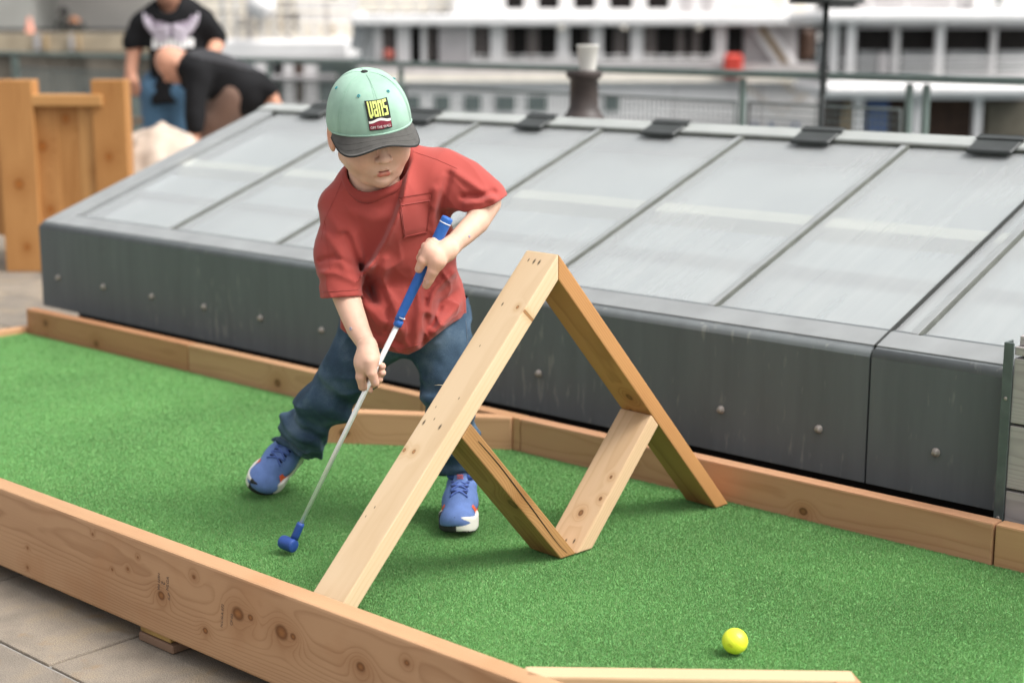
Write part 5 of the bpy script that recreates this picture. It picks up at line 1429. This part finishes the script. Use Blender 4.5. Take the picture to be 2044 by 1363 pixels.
# ================================================================ TWO MEN BEHIND THE SKYLIGHT
SKA = pm('adult_skin', (.52, .26, .17), .55, .08, 12, vcol=True, sss=.05)
BLKT = cloth('black_cotton', (.008, .008, .009), .2, 300, sheen=0); BLKJ = cloth('black_jacket', (.008, .008, .009), .2, 200, sheen=0); DENB = cloth('mid_blue_denim', (.060, .125, .20), .25, 300)
TROU = cloth('brown_trousers', (.20, .125, .095), .15, 300); SHO = pm('dark_shoe', (.03, .028, .026), .6, .2, 30)
def mk(name, f, lo, hi, h, mat, par):
    V, F = nets(f, lo, hi, h); return npobj(name, l2w(V), F, mat, par)
def simple_head(c, hyv, hzv, sc_=1.0):
    hyv = nrm(hyv); hzv = nrm(np.asarray(hzv)-hyv*np.dot(hzv, hyv)); hxv = np.cross(hyv, hzv); M = np.stack([hxv, hyv, hzv], 1)
    def f(p):
        q = ((p-c) @ M)/sc_
        d = ell(q, (0, -.01, .02), (.076, .096, .100)); d = smin(d, ell(q, (0, .028, -.055), (.060, .062, .072)), .03)
        d = smin(d, rc(q, (0, .085, .0), (0, .105, -.032), .008, .013), .015); d = smin(d, ell(q, (0, .078, -.072), (.026, .012, .008)), .01)
        for s in (-1, 1):
            d = smin(d, ell(q, (s*.080, -.005, -.018), (.010, .020, .032)), .008); d = smin(d, ell(q, (s*.030, .078, .022), (.022, .012, .008)), .012)
            d = smax(d, -ell(q, (s*.030, .094, .002), (.013, .010, .008)), .01)
        return d*sc_
    return f, M
DA = 9.9
B = lambda x, y, d=DA: bp(x, y, d)
gA = l2w(np.array([B(338, 100)[0], DA, TZ]))
manA = empty('person', gA, 'man in black T-shirt with white wing print and blue jeans, standing', 'person')
hA = B(334, -26, DA-.05); hfA, MA = simple_head(hA, (-.35, -.85, -.30), (0, 0, 1))
armA1 = [(B(288, 52), .062), (B(268, 100, DA-.03), .050), (B(262, 138, DA-.06), .036)]
armA2 = [(B(404, 46), .062), (B(434, 84, DA+.05), .052), (B(424, 108, DA-.12), .040)]
def handb(w, d, s=1.0):
    """loose adult hand: palm, four fingers and thumb hanging along d from wrist w"""
    d = nrm(d); a = nrm(np.cross(d, (.2, 1, 0))); n = np.cross(a, d)
    def f(p):
        o = rc(p, w, w+d*.08*s, .032*s, .036*s)
        for k, (L1, off) in enumerate(((.075, -.030), (.085, -.010), (.080, .010), (.062, .029))):
            b0 = w+d*.085*s+a*off*s; b1 = b0+d*L1*.5*s+n*.012*s; b2 = b1+d*L1*.45*s+n*.028*s
            o = smin(o, ch(p, [(b0, .0125*s), (b1, .0110*s), (b2, .0095*s)]), .006)
        t0 = w+d*.03*s-a*.034*s; return smin(o, ch(p, [(t0, .016*s), (t0+d*.035*s-a*.02*s, .0135*s), (t0+d*.068*s-a*.022*s+n*.01, .011*s)]), .01)
    return f
hw1 = handb(armA1[-1][0], B(266, 170, DA-.09)-armA1[-1][0]); hw2 = handb(armA2[-1][0], B(404, 120, DA-.2)-armA2[-1][0])
def bodyA(p):
    d = hfA(p); d = smin(d, rc(p, hA+np.array([0, .02, -.06]), B(343, 30), .062, .07), .03)
    d = np.minimum(d, np.minimum(smin(ch(p, armA1), hw1(p), .02), smin(ch(p, armA2), hw2(p), .02))); return d
lo = B(240, 200)-.1; hi = B(450, -60)+.1; lo[1], hi[1] = DA-.35, DA+.3
V, F = nets(bodyA, lo, hi, .012); bo = npobj('body', l2w(V), F, SKA, manA)
cA = np.ones((len(V), 3)); q = (V-hA) @ MA
beard = np.exp(-(((q-np.array([0, .06, -.085]))/np.array([.07, .06, .05]))**2).sum(1)); cA = tint(cA, np.clip(beard*1.2, 0, 1)*.75, (.30, .32, .35)); paint(bo, cA)
mk('hair', lambda p: np.maximum(ell((p-hA) @ MA, (0, -.018, .028), (.082, .100, .104)), -.02-((p-hA) @ MA)[..., 2]+.5*((p-hA) @ MA)[..., 1]+.0), hA-.16, hA+.16, .012, HAIR, manA)
def shA(p):
    q = sc(p, DA, .62)
    d = ch(q, scl(DA, .62, [(B(350, 60), .21), (B(345, 120), .215), (B(338, 200), .215)]), .05)*.8
    d = smin(d, ch(p, [(B(292, 50), .088), (B(343, 30), .085), (B(400, 44), .088)], .04), .05)
    d = smin(d, rc(p, B(290, 52), B(270, 88, DA-.02), .086, .078), .03); d = smin(d, rc(p, B(402, 48), B(428, 76, DA+.04), .086, .080), .03)
    x, y = pix(p)
    d = np.maximum(d, (y-np.where(x < 300, 100, np.where(x > 412, 96, 208)))*.0033*.7)
    d = smax(d, -rc(p, B(340, 12, DA-.04), B(336, -40, DA-.05), .078, .09), .02)
    return d-.012*vnoise(p, 6, 3)-.006*vnoise(p, 14, 4)
lo = B(245, 225)-.05; hi = B(455, -5)+.05; lo[1], hi[1] = DA-.28, DA+.3
V, F = nets(shA, lo, hi, .012); shirtA = npobj('t_shirt', l2w(V), F, BLKT, manA); tA = bvh(l2w(V), F)
PRT = pm('white_print', (.55, .50, .56), .8, .25, 30); PRW = pm('bright_white_print', (.80, .79, .78), .8, .1, 30)
def cprint(name, poly, mat, off=.006):
    b = bmesh.new(); f = b.faces.new([b.verts.new((x, y, 0)) for x, y in poly]); bmesh.ops.triangulate(b, faces=[f]); 
    for _ in range(2): bmesh.ops.subdivide_edges(b, edges=[e for e in b.edges if e.calc_length() > 5], cuts=1)
    bmesh.ops.triangulate(b, faces=b.faces)
    for v in b.verts:
        h_ = castpx(tA, v.co.x, v.co.y, off); v.co = Vector(h_ if h_ is not None else dp(v.co.x, v.co.y, DA-.16))
    return bmobj(name, b, mat, shirtA)
for s, cx_ in ((1, 341), (-1, 341)):
    for k in range(6):           # wing feathers
        u = k/5
        P_ = []
        for t in np.linspace(0, 1, 9):
            P_.append((cx_+s*(4+(50-5*k)*math.sin(t*1.65)), 52+k*4.6+10*math.sin(t*3.1)-t**3*(26-3*k)))
        pts = [castpx(tA, x, y, .006) for x, y in P_]; pts = [q for q in pts if q is not None]
        if len(pts) > 3: tube('print_feather', pts, .007, PRT, shirtA, 4)
for s in (1, -1):
    W_ = [(0, 50), (-18, 44), (-34, 42), (-43, 30), (-52, 36), (-53, 50), (-44, 64), (-30, 72), (-12, 74), (0, 70)]
    cprint('print_wing', [(341+s*x, y) for x, y in W_][::s], pm('lilac_print', (.30, .25, .31), .8, .5, 60), .005)
for k in range(9):
    x = 304+9.4*k; h0 = 18 if k % 3 else 21
    cprint('print_letter', [(x, 77), (x+8, 77), (x+8, 77+h0), (x, 77+h0)], PRW)
def jnA(p):
    d = ch(p, [(B(318, 190), .115), (B(312, 300), .090), (B(308, 440), .075)], .03); d = smin(d, ch(p, [(B(362, 190), .115), (B(368, 300), .090), (B(374, 440), .075)], .03), .02)
    return smin(d, rc(p, B(320, 178), B(360, 178), .13, .13), .05)-.01*vnoise(p, 9, 6)
lo = B(270, 450)-.1; hi = B(410, 150)+.1; lo[1], hi[1] = DA-.25, DA+.25; lo[2] = TZ+.05
mk('jeans', jnA, lo, hi, .016, DENB, manA)
for x in (308, 374):
    c = B(x, 445); c[2] = TZ
    mk('shoe', lambda p: np.maximum(smin(rc(p, c+np.array([0, .04, .05]), c+np.array([0, -.16, .035]), .05, .042), rc(p, c+np.array([0, .03, .05]), c+np.array([0, .03, .11]), .05, .05), .03), c[2]+.002-p[..., 2]), c+np.array([-.1, -.26, -.01]), c+np.array([.1, .15, .2]), .014, SHO, manA)

DB = 9.2
B2 = lambda x, y, d=DB: bp(x, y, d)
manB = empty('person', l2w(np.array([B2(450, 200)[0], DB, TZ])), 'bald man in black jacket and brown trousers, bending far forward', 'person')
hB = B2(343, 130, DB-.02); hfB, MB_ = simple_head(hB, (-.55, -.35, -.75), (-.75, -.25, .45), .92)
aB1 = [(B2(398, 150, DB-.10), .060), (B2(390, 205, DB-.16), .046), (B2(388, 262, DB-.18), .036)]
aB2 = [(B2(480, 150, DB+.05), .06), (B2(522, 168, DB+.02), .052), (B2(540, 182, DB), .040)]
hb1 = handb(aB1[-1][0], np.array([-.1, -.1, -1])); hb2 = handb(aB2[-1][0], np.array([.35, -.1, -1]))
def bodyB(p):
    d = hfB(p); d = smin(d, rc(p, hB+np.array([.04, .01, .02]), B2(392, 138), .062, .07), .03)
    return np.minimum(d, np.minimum(smin(ch(p, aB1), hb1(p), .02), smin(ch(p, aB2), hb2(p), .02)))
lo = B2(300, 330)-.05; hi = B2(565, 80)+.05; lo[1], hi[1] = DB-.4, DB+.25
V, F = nets(bodyB, lo, hi, .012); bo = npobj('body', l2w(V), F, SKA, manB)
q = (V-hB) @ MB_; c_ = np.ones((len(V), 3)); bd_ = np.exp(-(((q-np.array([0, .05, -.085]))/np.array([.07, .06, .045]))**2).sum(1)); paint(bo, tint(c_, np.clip(bd_*1.2, 0, 1)*.55, (.7, .8, .9)))
def jkB(p):
    q = sc(p, DB, .8)
    d = ch(q, scl(DB, .8, [(B2(400, 148), .128), (B2(438, 156), .136), (B2(474, 178), .132), (B2(492, 190), .118)]), .05)*.85
    d = smin(d, ch(p, [(B2(398, 148, DB-.10), .088), (B2(390, 205, DB-.16), .066), (B2(388, 252, DB-.18), .052)]), .03); d = smin(d, ch(p, [(B2(478, 150, DB+.04), .080), (B2(522, 168, DB+.02), .068), (B2(538, 180, DB), .056)]), .03)
    d = smin(d, rc(p, B2(380, 134, DB-.05), B2(402, 142, DB), .08, .10), .04)
    return d-.014*vnoise(p, 6, 13)-.007*vnoise(p, 15, 14)
lo = B2(335, 275)-.05; hi = B2(565, 90)+.08; lo[1], hi[1] = DB-.36, DB+.3
jk = mk('jacket', jkB, lo, hi, .012, BLKJ, manB)
YOK = cloth('charcoal_yoke', (.04, .04, .043), .15, 200, sheen=0)
mk('jacket_yoke', lambda p: np.maximum(jkB(p)-.006, np.maximum(-(p[..., 2]-B2(420, 122)[2])-.25*(B2(420, 122)[0]-p[..., 0])*-1, 0*p[..., 0]-1)), lo, hi, .013, YOK, jk)
def trB(p):
    d = ch(p, [(B2(470, 190), .115), (B2(430, 240, DB+.02), .092), (B2(400, 330, DB+.1), .080), (B2(396, 440, DB+.1), .07)], .03)
    d = smin(d, ch(p, [(B2(500, 190, DB+.1), .115), (B2(492, 250, DB+.16), .090), (B2(486, 330, DB+.2), .078), (B2(480, 440, DB+.2), .07)], .03), .02)
    return d-.01*vnoise(p, 9, 16)
lo = B2(360, 455)-.08; hi = B2(540, 150)+.1; lo[1], hi[1] = DB-.2, DB+.4; lo[2] = TZ+.05
mk('trousers', trB, lo, hi, .016, TROU, manB)
for x, dd in ((396, .1), (480, .2)):
    c = B2(x, 440, DB+dd); c[2] = TZ
    mk('shoe', lambda p: np.maximum(smin(rc(p, c+np.array([.04, 0, .05]), c+np.array([-.15, -.06, .035]), .05, .042), rc(p, c+np.array([.03, 0, .05]), c+np.array([.03, 0, .11]), .05, .05), .03), c[2]+.002-p[..., 2]), c+np.array([-.26, -.2, -.01]), c+np.array([.15, .15, .2]), .014, SHO, manB)
